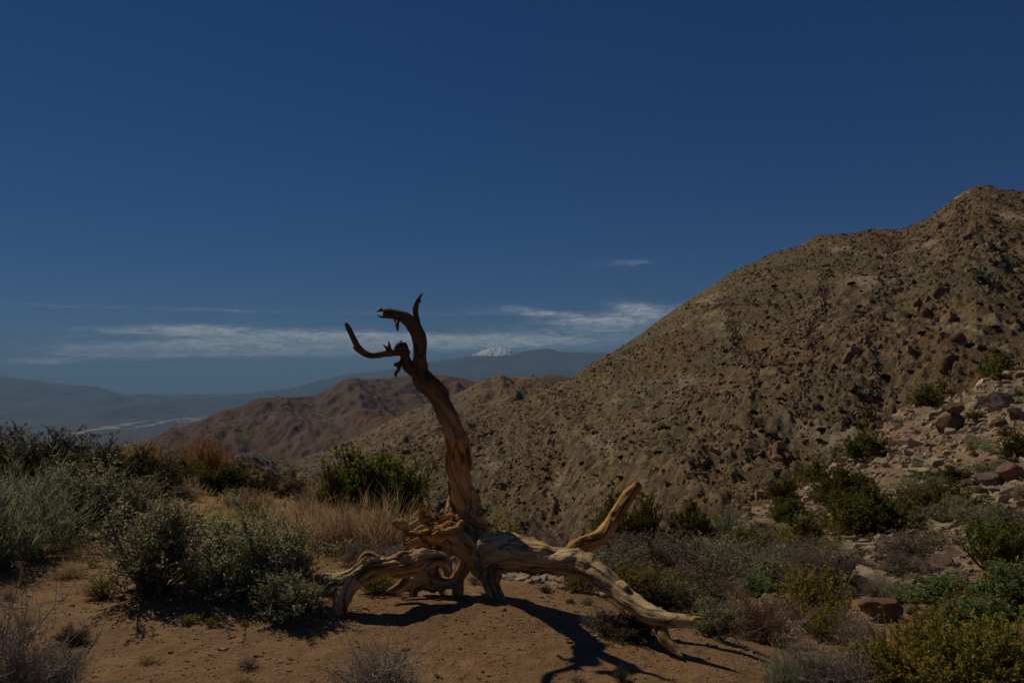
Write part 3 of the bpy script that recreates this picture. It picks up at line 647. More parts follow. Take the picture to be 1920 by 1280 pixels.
# ------------------------------------------------------------------ the fallen dead tree
def dead_tree():
    T = 6.32   # distance of the upright limb
    B = []     # (part, points (px, py, r, Y), warm, gnarl, hollow start)
    B.append(('trunk', [(886, 1062, 12, 6.15), (888, 1042, 21, 6.2), (882, 1012, 29, 6.25), (873, 985, 33, T), (869, 962, 29, T), (868, 940, 25, T), (862, 908, 22.5, T), (859, 882, 21.5, T), (858, 858, 21.5, T), (858, 840, 23, T),
                        (856, 822, 22.5, T), (849, 802, 21, T), (842, 786, 20, T), (832, 764, 18, T), (821, 745, 16.5, T), (808, 728, 16, T), (794, 711, 17, T), (784, 696, 17, T)], .55, .5, 0))
    B.append(('trunk', [(884, 915, 5, 6.26), (892, 935, 9, 6.26), (891, 955, 14, 6.26), (887, 972, 18, 6.25), (888, 992, 17, 6.25), (896, 1012, 14, 6.15)], .5, .8, 0))
    B.append(('stub', [(888, 936, 6, 6.24), (896, 940, 6, 6.2), (899, 946, 4, 6.18)], .3, 1.0, 0))
    B.append(('stub', [(888, 958, 7, 6.24), (900, 961, 6, 6.2), (907, 957, 5, 6.16), (912, 960, 2.5, 6.16)], .3, 1.0, 0))
    B.append(('trunk', [(846, 930, 3, 6.3), (846, 952, 11, 6.24), (850, 966, 15, 6.2), (853, 980, 14, 6.2)], .6, .8, 0))
    B.append(('trunk', [(872, 828, 10, 6.3), (874, 850, 9, 6.3), (872, 880, 8, 6.3), (878, 905, 9, 6.3)], .5, .6, 0))
    B.append(('branch', [(786, 688, 9, T), (806, 708, 8, T), (822, 722, 7, T), (836, 736, 6.5, T), (839, 748, 4, T), (838, 756, 1.5, T)], .2, .4, 0))
    # upper limb curling left
    B.append(('limb', [(790, 706, 14, T), (789, 690, 14, T), (787, 668, 13, T), (787, 648, 13, T), (785, 630, 13, T), (778, 614, 12.5, T), (767, 602, 11.5, T), (753, 593, 10.5, T), (740, 589.5, 9.5, T), (729, 588, 9.5, T), (718, 588, 9, T)], .15, .35, 1))
    B.append(('branch', [(722, 593, 3.5, T), (714, 594, 2.6, T), (706, 589.5, .9, T)], .1, .2, 0))
    B.append(('branch', [(744, 590, 6, 6.28), (744, 600, 5.5, 6.27), (744.5, 610, 4.2, 6.27), (746, 621, 1.8, 6.27)], .0, .5, 0))
    B.append(('twig', [(784, 622, 7, T), (783, 606, 6, T), (780.5, 592, 5.2, T), (779.5, 580, 5.5, T), (781.5, 570, 5.2, T), (784, 563, 4, T), (788, 556, 2.7, T), (791, 551.5, 2, T), (794, 548.5, .9, T)], .1, .25, 0))
    B.append(('twig', [(784, 566, 2.5, T), (788, 565, 2, T), (789.5, 562, .8, T)], .1, .2, 0))
    # left forked branch
    B.append(('limb', [(786, 704, 10, T), (774, 696, 12, T), (765, 686, 12, T), (760, 674, 11, T), (758, 664, 9, T), (756, 656, 5.5, T)], .15, .5, 0))
    B.append(('branch', [(768, 662, 5, T), (762, 661, 7, T), (750, 660.5, 6.8, T), (734, 661.5, 6.3, T), (718, 664, 5.6, T), (701, 667, 6.2, T), (688, 664.5, 6.3, T), (676, 657, 6.6, T), (668, 645, 5.8, T), (661, 631, 5, T), (655, 618, 5, T), (650, 609, 4.2, T), (648.5, 605, 2.5, T)], .05, .3, 0))
    B.append(('twig', [(731, 660, 5, T), (730, 648, 3, T), (728.6, 637, .7, T)], .05, .1, 0))
    B.append(('twig', [(731, 658, 4, T), (725, 652, 2.8, T), (717.5, 645.6, .7, T)], .05, .1, 0))
    B.append(('twig', [(672, 658, 4, T), (666, 654, 2.6, T), (661, 650, .8, T)], .05, .1, 0))
    B.append(('twig', [(712, 667, 3, T), (711, 672, .8, T)], .05, .1, 0))
    B.append(('stub', [(741, 655, 4, T), (748, 650, 7, T), (756, 650, 7.5, T), (762, 655, 6, T)], .0, 1.0, 0))
    B.append(('stub', [(756, 674, 6, T), (750, 680, 4.5, 6.28), (743, 683, 4.5, 6.28), (739, 686, 2.5, 6.28)], .1, .9, 0))
    B.append(('stub', [(751, 680, 5, T), (747, 691, 5, 6.28), (742.5, 699, 4.5, 6.28), (742, 706, 2, 6.28)], .1, .9, 0))
    # twisted root crown going left from the foot of the limb
    B.append(('root', [(893, 998, 22, 6.25), (868, 984, 22, 6.2), (845, 984, 23, 6.15), (824, 985, 22, 6.12), (806, 987, 20, 6.1), (790, 989, 16, 6.1), (774, 991, 11, 6.1), (762, 988, 8, 6.1), (750, 982, 10, 6.1), (741, 981, 8, 6.1), (737, 984, 4, 6.1)], 1.0, 1.0, 0))
    B.append(('root', [(797, 982, 11, 6.12), (789, 966, 7, 6.14), (786, 952, 4, 6.16), (788, 942, 1, 6.16)], .8, .6, 0))
    B.append(('root', [(806, 976, 7, 6.2), (802, 960, 5, 6.22), (804, 950, 4.5, 6.22), (806, 943, 2, 6.22)], .3, .6, 0))
    B.append(('root', [(886, 1010, 14, 6.15), (862, 1004, 23, 6.08), (838, 1004, 24, 6.02), (818, 1004, 20, 6.0), (800, 1003, 15, 6.0), (782, 1002, 7, 6.02), (764, 1000, 5, 6.04), (756, 996, 3.5, 6.05)], 1.0, 1.0, 0))
    B.append(('root', [(822, 1002, 17, 6.02), (842, 1014, 21, 6.0), (862, 1026, 20, 5.98), (879, 1043, 15, 5.98), (886, 1060, 10, 6.0), (893, 1070, 8, 6.0), (908, 1078, 8, 6.0)], 1.0, .9, 0))
    B.append(('root', [(858, 990, 16, 6.08), (880, 1010, 13, 6.03), (893, 1035, 10, 6.0), (900, 1060, 9, 6.0)], .7, .7, 0))
    B.append(('root', [(876, 1046, 10, 6.05), (872, 1064, 10, 6.05), (862, 1080, 10, 6.05), (858, 1094, 10, 6.05), (858, 1112, 12, 6.05), (857, 1150, 14, 6.05)], .5, .7, 0))
    B.append(('root', [(800, 1006, 10, 6.0), (782, 1013, 6.5, 5.98), (768, 1020, 5, 5.98), (758, 1030, 4, 5.98), (752, 1036, 2, 5.98)], .9, .8, 0))
    B.append(('root', [(760, 995, 4, 6.05), (757, 1010, 3.5, 6.05), (758, 1024, 3, 6.04), (760, 1034, 2, 6.04)], .3, .5, 0))
    B.append(('root', [(812, 1010, 12, 6.0), (800, 1022, 10, 6.0), (786, 1030, 8, 6.0), (778, 1042, 9, 5.98)], .8, .9, 0))
    B.append(('root', [(840, 1018, 10, 5.95), (838, 1032, 9, 5.93), (826, 1044, 8, 5.92)], .6, .9, 0))
    B.append(('root', [(880, 1000, 24, 6.22), (858, 1012, 24, 6.18), (838, 1024, 20, 6.15), (820, 1030, 14, 6.12)], .7, .9, 0))
    B.append(('root', [(850, 996, 22, 6.2), (822, 992, 20, 6.2), (796, 996, 16, 6.18), (776, 1000, 9, 6.15)], .9, .9, 0))
    # low log on the left
    B.append(('fallen_log', [(838, 1078, 6, 5.84), (840, 1068, 9, 5.82), (833, 1054, 11, 5.8), (818, 1046, 14, 5.76), (800, 1048, 18, 5.72), (782, 1053, 20, 5.68), (762, 1058, 20, 5.64), (742, 1062, 20, 5.6), (720, 1063, 21, 5.58), (699, 1062, 22, 5.56), (680, 1070, 21, 5.55),
                        (662, 1082, 20, 5.55), (645, 1090, 18, 5.56), (624, 1089, 14, 5.62), (604, 1086, 11, 5.7), (584, 1082, 8, 5.8), (560, 1080, 6, 5.86)], .45, 1.0, 0))
    B.append(('fallen_log', [(704, 1050, 12, 5.56), (692, 1042, 9, 5.56), (680, 1046, 7, 5.56), (668, 1062, 7, 5.55), (656, 1070, 6, 5.55)], .3, .6, 0))
    B.append(('root', [(666, 1082, 19, 5.54), (657, 1096, 17, 5.52), (647, 1112, 15, 5.5), (640, 1130, 14, 5.5), (636, 1160, 14, 5.5)], .4, .8, 0))
    B.append(('root', [(812, 1030, 14, 6.0), (806, 1044, 23, 6.0), (802, 1058, 25, 6.0), (798, 1072, 20, 6.0), (790, 1086, 13, 6.0), (780, 1100, 10, 6.0), (770, 1130, 11, 6.0)], .3, 1.1, 0))
    B.append(('root', [(806, 1066, 13, 6.02), (818, 1080, 9, 6.05), (826, 1094, 7, 6.08), (830, 1120, 7, 6.1)], .3, 1.0, 0))
    B.append(('root', [(758, 1062, 9, 5.75), (762, 1076, 7, 5.74), (756, 1090, 6, 5.72), (742, 1102, 5, 5.7), (728, 1108, 3, 5.7)], .2, .9, 0))
    B.append(('root', [(806, 1080, 5, 5.98), (820, 1091, 4, 5.97), (838, 1093, 3.2, 5.97), (856, 1088, 4, 6.0)], .2, .8, 0))
    # big log on the right, its upturned branch and the reach down to the ground
    B.append(('fallen_log', [(914, 1040, 33, 6.0), (922, 1038, 37, 5.98), (940, 1033, 37, 5.92), (958, 1033, 35, 5.86), (976, 1036, 31, 5.8), (1005, 1041, 26, 5.72), (1036, 1045, 23.5, 5.64), (1062, 1048, 24, 5.57), (1088, 1054, 24, 5.5),
                        (1112, 1069, 22, 5.42), (1134, 1086, 20, 5.34), (1158, 1105, 18.5, 5.25), (1182, 1125, 18, 5.16), (1206, 1143, 17.5, 5.07), (1228, 1155, 16.5, 4.99), (1250, 1161, 13.5, 4.93), (1274, 1163, 11, 4.88), (1292, 1166, 10, 4.85), (1302, 1168, 9.5, 4.84)], .15, .3, 2))
    B.append(('branch', [(1068, 1050, 18, 5.56), (1072, 1034, 17, 5.57), (1088, 1022, 15.5, 5.6), (1106, 1016, 14.5, 5.64), (1124, 1007, 14, 5.68), (1140, 990, 14, 5.72), (1153, 970, 13.5, 5.76), (1165, 951, 12.5, 5.8), (1177, 932, 12, 5.84), (1188, 917, 11, 5.86), (1198, 907, 8.5, 5.88)], .95, .35, 0))
    B.append(('branch', [(1192, 920, 6, 5.86), (1202, 926, 3, 5.86), (1212, 930, 1, 5.86)], .3, .3, 0))
    B.append(('root', [(1232, 1160, 13, 4.98), (1236, 1176, 12.5, 4.96), (1243, 1194, 11.5, 4.9), (1256, 1208, 9, 4.85), (1270, 1222, 6, 4.8), (1280, 1230, 3, 4.76)], .6, .5, 0))
    B.append(('root', [(1160, 1098, 8, 5.22), (1168, 1096, 8, 5.2), (1176, 1104, 7, 5.15)], .3, .8, 0))
    B.append(('root', [(926, 1062, 22, 5.98), (922, 1080, 18, 5.98), (922, 1096, 15, 5.98), (926, 1112, 14, 5.96), (928, 1122, 16, 5.96), (930, 1150, 18, 5.96)], .3, .9, 0))
    B.append(('root', [(884, 1056, 9, 6.0), (896, 1068, 9, 6.0), (910, 1078, 12, 6.0), (930, 1080, 12, 5.98)], .6, .8, 0))
    B.append(('root', [(862, 1092, 9, 6.05), (838, 1094, 9, 6.04), (812, 1094, 13, 6.04), (786, 1095, 13, 6.02), (762, 1096, 10, 6.0), (740, 1100, 6, 5.98)], .2, 1.0, 0))
    B.append(('root', [(800, 1078, 16, 5.9), (784, 1084, 15, 5.88), (768, 1090, 12, 5.86), (756, 1098, 10, 5.84), (748, 1108, 7, 5.82)], .2, 1.0, 0))
    B.append(('root', [(664, 1092, 13, 5.56), (644, 1104, 12, 5.56), (620, 1110, 9, 5.6), (598, 1112, 5, 5.66)], .3, .9, 0))
    q = random.Random(3)
    for (x0, y0, dx, dy, n_) in [(795, 972, -3, -26, 5), (812, 968, 2, -18, 4), (760, 984, -16, 6, 3), (780, 1004, -22, 10, 4), (846, 972, -6, -12, 3), (905, 1010, -8, -10, 3), (906, 1062, -10, 8, 4), (700, 1046, -12, -6, 3), (672, 1062, -18, 8, 3), (1300, 1160, 14, 2, 3), (1196, 910, 6, -9, 3), (830, 1040, 12, 10, 4), (770, 1040, -14, -8, 4), (730, 1046, 12, -9, 3), (690, 1044, -12, -7, 3), (640, 1100, -16, 8, 4), (600, 1086, -16, 2, 4), (800, 1090, -14, 12, 4), (926, 1110, 10, 14, 4), (860, 1104, -8, 12, 3), (742, 984, -9, -6, 3), (760, 652, -3, -10, 3), (718, 586, -8, 2, 2)]:
        for _ in range(n_):
            k = q.uniform(.5, 1.1); ox, oy = q.uniform(-8, 8), q.uniform(-5, 5); Y0 = 6.1 if x0 < 1000 else (4.85 if x0 > 1250 else 5.87)
            if y0 < 700: Y0 = 6.02
            B.append(('splinter', [(x0 + ox - dx * .5, y0 + oy - dy * .5, 4.5 * k, Y0), (x0 + ox, y0 + oy, 3.6 * k, Y0), (x0 + ox + dx * k * .6, y0 + oy + dy * k * .6 + q.uniform(-3, 3), 2.2 * k, Y0 - .02), (x0 + ox + dx * k, y0 + oy + dy * k, .7, Y0 - .02)], .7 if y0 > 900 else .1, .3, 0))
    allV = []; allF = []; o = 0; seg = []
    nsd = 18
    def lean(px, py, Y):
        if py < 960 and px < 1000 and Y > 6.2:      # the upright limb leans a little this way, its left fork more
            Y = Y - .30 * float(sstep(960, 820, np.float64(py)) if py < 820 else (960 - py) / 140 * 1.0)
            Y = Y - .45 * max(0, (760 - px) / 110) * (py < 700 and py > 600)
        return Y
    for bi, (part, pts, warm, gn, hollow) in enumerate(B):
        pts = [(p[0], p[1], p[2], lean(p[0], p[1], p[3])) for p in pts]
        P = np.array([at(p[0], p[1], p[3])[:] for p in pts]); Rr = np.array([p[2] * p[3] / F for p in pts])
        # resample smoothly
        k = len(P); tt = np.linspace(0, k - 1, (k - 1) * 4 + 1); i = np.minimum(tt.astype(int), k - 2); f = tt - i
        g = lambda A, j: A[np.clip(j, 0, k - 1)]
        ff = f[:, None]; P = _cub(g(P, i - 1), g(P, i), g(P, i + 1), g(P, i + 2), ff)
        Rr = Rr[i] * (1 - f) + Rr[i + 1] * f
        Tn = norm(np.gradient(P, axis=0))
        s = np.concatenate([[0], np.cumsum(np.linalg.norm(np.diff(P, axis=0), axis=1))])
        e1 = norm(np.cross(Tn[0], [0, 1, .1])); E1 = [e1]
        for t_ in Tn[1:]:
            e1 = norm(e1 - t_ * (e1 @ t_)); E1.append(e1)
        E1 = np.array(E1); E2 = np.cross(Tn, E1)
        for j in range(len(P) - 1): seg.append((P[j], P[j + 1], Rr[j], Rr[j + 1], E1[j], E2[j], s[j], s[j + 1] - s[j], bi))
        rP, rR = P, Rr
        if hollow == 1:   # broken end, slightly cupped
            rP = np.concatenate([P, [P[-1] - Tn[-1] * .03]]); rR = np.concatenate([Rr, [Rr[-1] * .45]]); nP = len(P)
            rP = np.insert(rP, nP, P[-1] - Tn[-1] * .003, 0); rR = np.insert(rR, nP, Rr[-1] * .75)
        if hollow == 2:   # cupped at both ends
            a = Tn[0]; rP = np.concatenate([[P[0] + a * .16 + [0, 0, .02]], [P[0] + a * .10 + [0, 0, .03]], [P[0] + a * .015 + [0, 0, .01]], P, [P[-1] - Tn[-1] * .01], [P[-1] - Tn[-1] * .06]])
            rR = np.concatenate([[Rr[0] * .25], [Rr[0] * .5], [Rr[0] * .72], Rr, [Rr[-1] * .7], [Rr[-1] * .5]])
            e0, e9 = E1[0], E1[-1]; rE1 = np.concatenate([[e0] * 3, E1, [e9] * 2]); rE2 = np.concatenate([[E2[0]] * 3, E2, [E2[-1]] * 2])
        elif hollow == 1:
            rE1 = np.concatenate([E1, [E1[-1]] * 2]); rE2 = np.concatenate([E2, [E2[-1]] * 2])
        else: rE1, rE2 = E1, E2
        n = len(rP); ang = np.arange(nsd) * 2 * math.pi / nsd
        V = rP[:, None] + rR[:, None, None] * (rE1[:, None] * np.cos(ang)[None, :, None] + rE2[:, None] * np.sin(ang)[None, :, None])
        V = np.concatenate([V.reshape(-1, 3), rP[:1], rP[-1:]])
        r_ = np.arange(n - 1)[:, None] * nsd; c_ = np.arange(nsd)[None]; c2 = (c_ + 1) % nsd
        Q = np.stack([r_ + c_, r_ + c2, r_ + nsd + c2, r_ + nsd + c_], -1).reshape(-1, 4)
        tri = np.concatenate([np.stack([c2[0], c_[0], np.full(nsd, n * nsd)], 1), np.stack([(n - 1) * nsd + c_[0], (n - 1) * nsd + c2[0], np.full(nsd, n * nsd + 1)], 1)])
        allV.append(V); allF.append((Q + o, tri + o)); o += len(V)
    me = mesh_np('tmp', np.concatenate(allV), [np.concatenate([q for q, _ in allF]), np.concatenate([t for _, t in allF])])
    ob = link('tmp', me); md = ob.modifiers.new('r', 'REMESH'); md.mode = 'VOXEL'; md.voxel_size = .0056; md.use_smooth_shade = True
    sm = ob.modifiers.new('s', 'SMOOTH'); sm.iterations = 1; sm.factor = .5
    dg = bpy.context.evaluated_depsgraph_get(); m2 = bpy.data.meshes.new_from_object(ob.evaluated_get(dg))
    bpy.data.objects.remove(ob); bpy.data.meshes.remove(me)
    n = len(m2.vertices); V = np.empty(n * 3, np.float32); m2.vertices.foreach_get('co', V); V = V.reshape(-1, 3).astype(float)
    Nn = np.empty(n * 3, np.float32); m2.vertices.foreach_get('normal', Nn); Nn = Nn.reshape(-1, 3).astype(float)
    Fq = np.empty(len(m2.loops), np.int32); m2.loops.foreach_get('vertex_index', Fq); Fq = Fq.reshape(-1, 4)
    best = np.full(n, 1e9); bi_ = np.zeros(n, int); G = np.zeros((n, 3)); RR = np.zeros(n)
    for (a, b, ra, rb, e1, e2, s0, ds, bi) in seg:
        ab = b - a; L2 = ab @ ab; w = V - a; t = np.clip(w @ ab / max(L2, 1e-9), 0, 1); dv = w - t[:, None] * ab; r = ra + (rb - ra) * t
        q = np.linalg.norm(dv, axis=1) / r; mk = q < best
        best[mk] = q[mk]; bi_[mk] = bi; RR[mk] = r[mk]
        G[mk, 0] = (dv @ e1)[mk]; G[mk, 1] = (dv @ e2)[mk]; G[mk, 2] = (s0 + t * ds)[mk]
    gn = np.array([b[3] for b in B])[bi_]; warm = np.array([b[2] for b in B])[bi_]
    # spiral grain
    th = G[:, 2] * 1.6; gx = G[:, 0] * np.cos(th) - G[:, 1] * np.sin(th); gy = G[:, 0] * np.sin(th) + G[:, 1] * np.cos(th); gs = G[:, 2] + bi_ * 3.1
    rel = np.clip(RR / .09, .25, 1.2)
    wob = vn3(V[:, 0] * 6, V[:, 1] * 6, V[:, 2] * 6, 3) * .025
    def gnz(f, l, sd): return vn3((gx + wob) * f, (gy + wob) * f, gs * l, sd)
    flute = gnz(13, 1.6, 11); mid = gnz(34, 3.2, 12); mid2 = gnz(60, 5, 14)
    ck = 1 - np.abs(gnz(24, 2.4, 15)) * (7 - 3 * gn); ck = np.clip(ck, 0, 1)
    ck2 = np.clip(1 - np.abs(gnz(48, 3.5, 16)) * 5, 0, 1) * np.clip(vn3(V[:, 0] * 5, V[:, 1] * 5, V[:, 2] * 5, 8) * 2 + .4 + gn, 0, 1)
    lump = vn3(V[:, 0] * 9, V[:, 1] * 9, V[:, 2] * 9, 5); lump2 = vn3(V[:, 0] * 22, V[:, 1] * 22, V[:, 2] * 22, 6)
    ridge = lambda f, l, sd: 1 - 2 * np.abs(gnz(f, l, sd)) ** .8
    rg = ridge(16, 1.5, 21) * .6 + ridge(33, 2.6, 22) * .4; rg2 = ridge(70, 5, 23)
    chip = np.maximum(vn3(V[:, 0] * 14, V[:, 1] * 14, V[:, 2] * 14, 31) - .25, 0)
    rough = fbm2(V[:, 0] * 31 + V[:, 1] * 17, V[:, 2] * 31 - V[:, 1] * 11, 3, 77, .6)
    d = rel * (.003 + .008 * gn) * rg + rel * (.0014 + .004 * gn) * rg2 - rel * chip * .045 * (.3 + gn) + rel * rough * (.0015 + .007 * gn) + rel * (.006 * flute * (1 + .8 * gn) + .003 * mid * (1 + 1.5 * gn) + .0018 * mid2 - ck * (.004 + .007 * gn) - ck2 * .0045) + rel * (lump * (.006 + .020 * gn) + lump2 * (.002 + .009 * gn))
    V = V + Nn * d[:, None]
    crack = np.clip(ck * .9 + ck2 * .6 + np.clip(-rg * 1.4 - .25, 0, 1) * (.35 + .6 * gn), 0, 1)
    warm = np.clip(warm, 0, 1)
    height_dark = sstep(1.25, 1.75, V[:, 2] + .25 * vn3(V[:, 0] * 4, V[:, 1] * 4, V[:, 2] * 3, 41)) * .85 + .22 * sstep(.55, 1.0, V[:, 2]) * (V[:, 0] < .2)  # wood colour turns dark brown with height, only faintly on the middle trunk
    height_dark = np.clip(height_dark, 0, 1)
    full = mesh_np('tmp', V, Fq, [], True); nn = np.empty(n * 3, np.float32); full.vertices.foreach_get('normal', nn); nn = nn.reshape(-1, 3)
    bpy.data.meshes.remove(full); bpy.data.meshes.remove(m2)
    # one mesh for every limb, branch, root and log, cut where they join
    wood = wood_material(); root = link('dead_tree', None); p0 = at(880, 1100, 6.1)
    root.location = (p0.x, p0.y, 0)
    tag(root, 'dead weathered tree lying on bare dirt with one tall limb rising against the sky', 'dead tree')
    join = {1: 0, 2: 0, 3: 0, 6: None, 30: 0}
    gid = np.arange(len(B)); gid[1] = gid[2] = gid[3] = 0
    big = [i for i in range(len(B)) if B[i][0] not in ('splinter',)]
    cen = {i: np.array([at(p[0], p[1], p[3])[:] for p in B[i][1]]) for i in big}
    for i in range(len(B)):
        if B[i][0] == 'splinter':
            p = B[i][1][0]; p = np.array(at(p[0], p[1], p[3])[:]); gid[i] = gid[min(big, key=lambda j: np.linalg.norm(cen[j] - p, axis=1).min())]
    fb = gid[bi_[Fq[:, 0]]]
    # stray islands of a part go to the part round them
    for _ in range(2):
        vl = np.full(n, -1); vl[Fq.ravel()] = np.repeat(fb, 4)
        for k in np.unique(fb):
            ix = np.nonzero(fb == k)[0]; f = Fq[ix]; u, inv = np.unique(f, return_inverse=True); inv = inv.reshape(-1, 4); c = np.arange(len(u))
            for it in range(2000):
                m = c[inv].min(1); c2 = c.copy(); np.minimum.at(c2, inv.ravel(), np.repeat(m, 4)); c2 = c2[c2]
                if (c2 == c).all(): break
                c = c2
            fc = c[inv[:, 0]]; ids, cnt = np.unique(fc, return_counts=True)
            for q_ in ids[ids != ids[cnt.argmax()]]:
                sel = ix[fc == q_]; vs = np.unique(Fq[sel]); touch = np.isin(Fq, vs).any(1) & (fb != k)
                if touch.any():
                    w_, c_ = np.unique(fb[touch], return_counts=True); fb[sel] = w_[c_.argmax()]
    lab = {5: 'thick upper limb curling left to a cupped broken end', 11: 'thin branch bending up and left to a blunt tip'}
    for k in np.unique(fb):
        f = Fq[fb == k]; u, inv = np.unique(f, return_inverse=True)
        me = mesh_np(B[k][0], V[u] - np.array(root.location), inv.reshape(-1, 4).astype(np.int32), [wood], True,
                     {'grain': np.stack([gx, gy, gs], 1)[u], 'warm': warm[u], 'crack': crack[u], 'height_dark': height_dark[u]})
        me.normals_split_custom_set_from_vertices(nn[u].tolist())
        link(B[k][0], me, root)
dead_tree()

def small_log():
    """the fallen branch lying on the right slope"""
    pts = [(1735, 996, 5), (1752, 990, 9), (1775, 983, 10), (1800, 981, 9), (1822, 972, 8), (1838, 968, 9), (1852, 964, 7), (1862, 962, 3)]
    Y = 24.0; P = np.array([at(p[0], p[1], Y + .3 * math.sin(i))[:] for i, p in enumerate(pts)]); Rr = np.array([p[2] * Y / F * .5 for p in pts])
    base = link('fallen_branch', None); o = P[3].copy(); zs = float(H(o[0], o[1])); o[2] = zs
    off = np.array([0, 0, 0.0])
    def tube(name, P, Rr, mat):
        k = len(P); tt = np.linspace(0, k - 1, (k - 1) * 5 + 1); i = np.minimum(tt.astype(int), k - 2); f = (tt - i)
        P2 = P[i] * (1 - f[:, None]) + P[i + 1] * f[:, None]; R2 = Rr[i] * (1 - f) + Rr[i + 1] * f
        T = norm(np.gradient(P2, axis=0)); a = norm(np.cross(T, [0, 1, .2])); b = np.cross(T, a); ns = 12; ang = np.arange(ns) / ns * 2 * math.pi
        V = P2[:, None] + R2[:, None, None] * (a[:, None] * np.cos(ang)[None, :, None] + b[:, None] * np.sin(ang)[None, :, None]); V = V.reshape(-1, 3)
        V += (fbm2(V[:, 0] * 6, V[:, 2] * 6, 3, 7) * .05)[:, None] * np.array([.3, .3, 1])
        r_ = np.arange(len(P2) - 1)[:, None] * ns; c_ = np.arange(ns)[None]; c2 = (c_ + 1) % ns
        me = mesh_np(name, V - o, np.stack([r_ + c_, r_ + c2, r_ + ns + c2, r_ + ns + c_], -1).reshape(-1, 4), [mat], True)
        link(name, me, base)
    m, t, b = newmat('old_branch_wood'); v = objc(t)
    L(t, ramp(t, tnoise(t, v, 5, 6, .7), [(.3, (.20, .11, .06)), (.7, (.50, .36, .23))]), b.inputs['Base Color'])
    tube('stem', P, Rr, m)
    for a_, b_, c_ in [((1838, 968), (1850, 955), (1856, 945)), ((1852, 964), (1858, 974), (1861, 984)), ((1752, 988), (1742, 974), (1738, 966))]:
        Q = np.array([at(*a_, Y)[:], at(*b_, Y)[:], at(*c_, Y)[:]]); tube('branch', Q, np.array([.05, .03, .012]), m)
    base.location = o
    tag(base, 'bleached fallen branch lying across the rocky slope far right', 'fallen branch')
small_log()

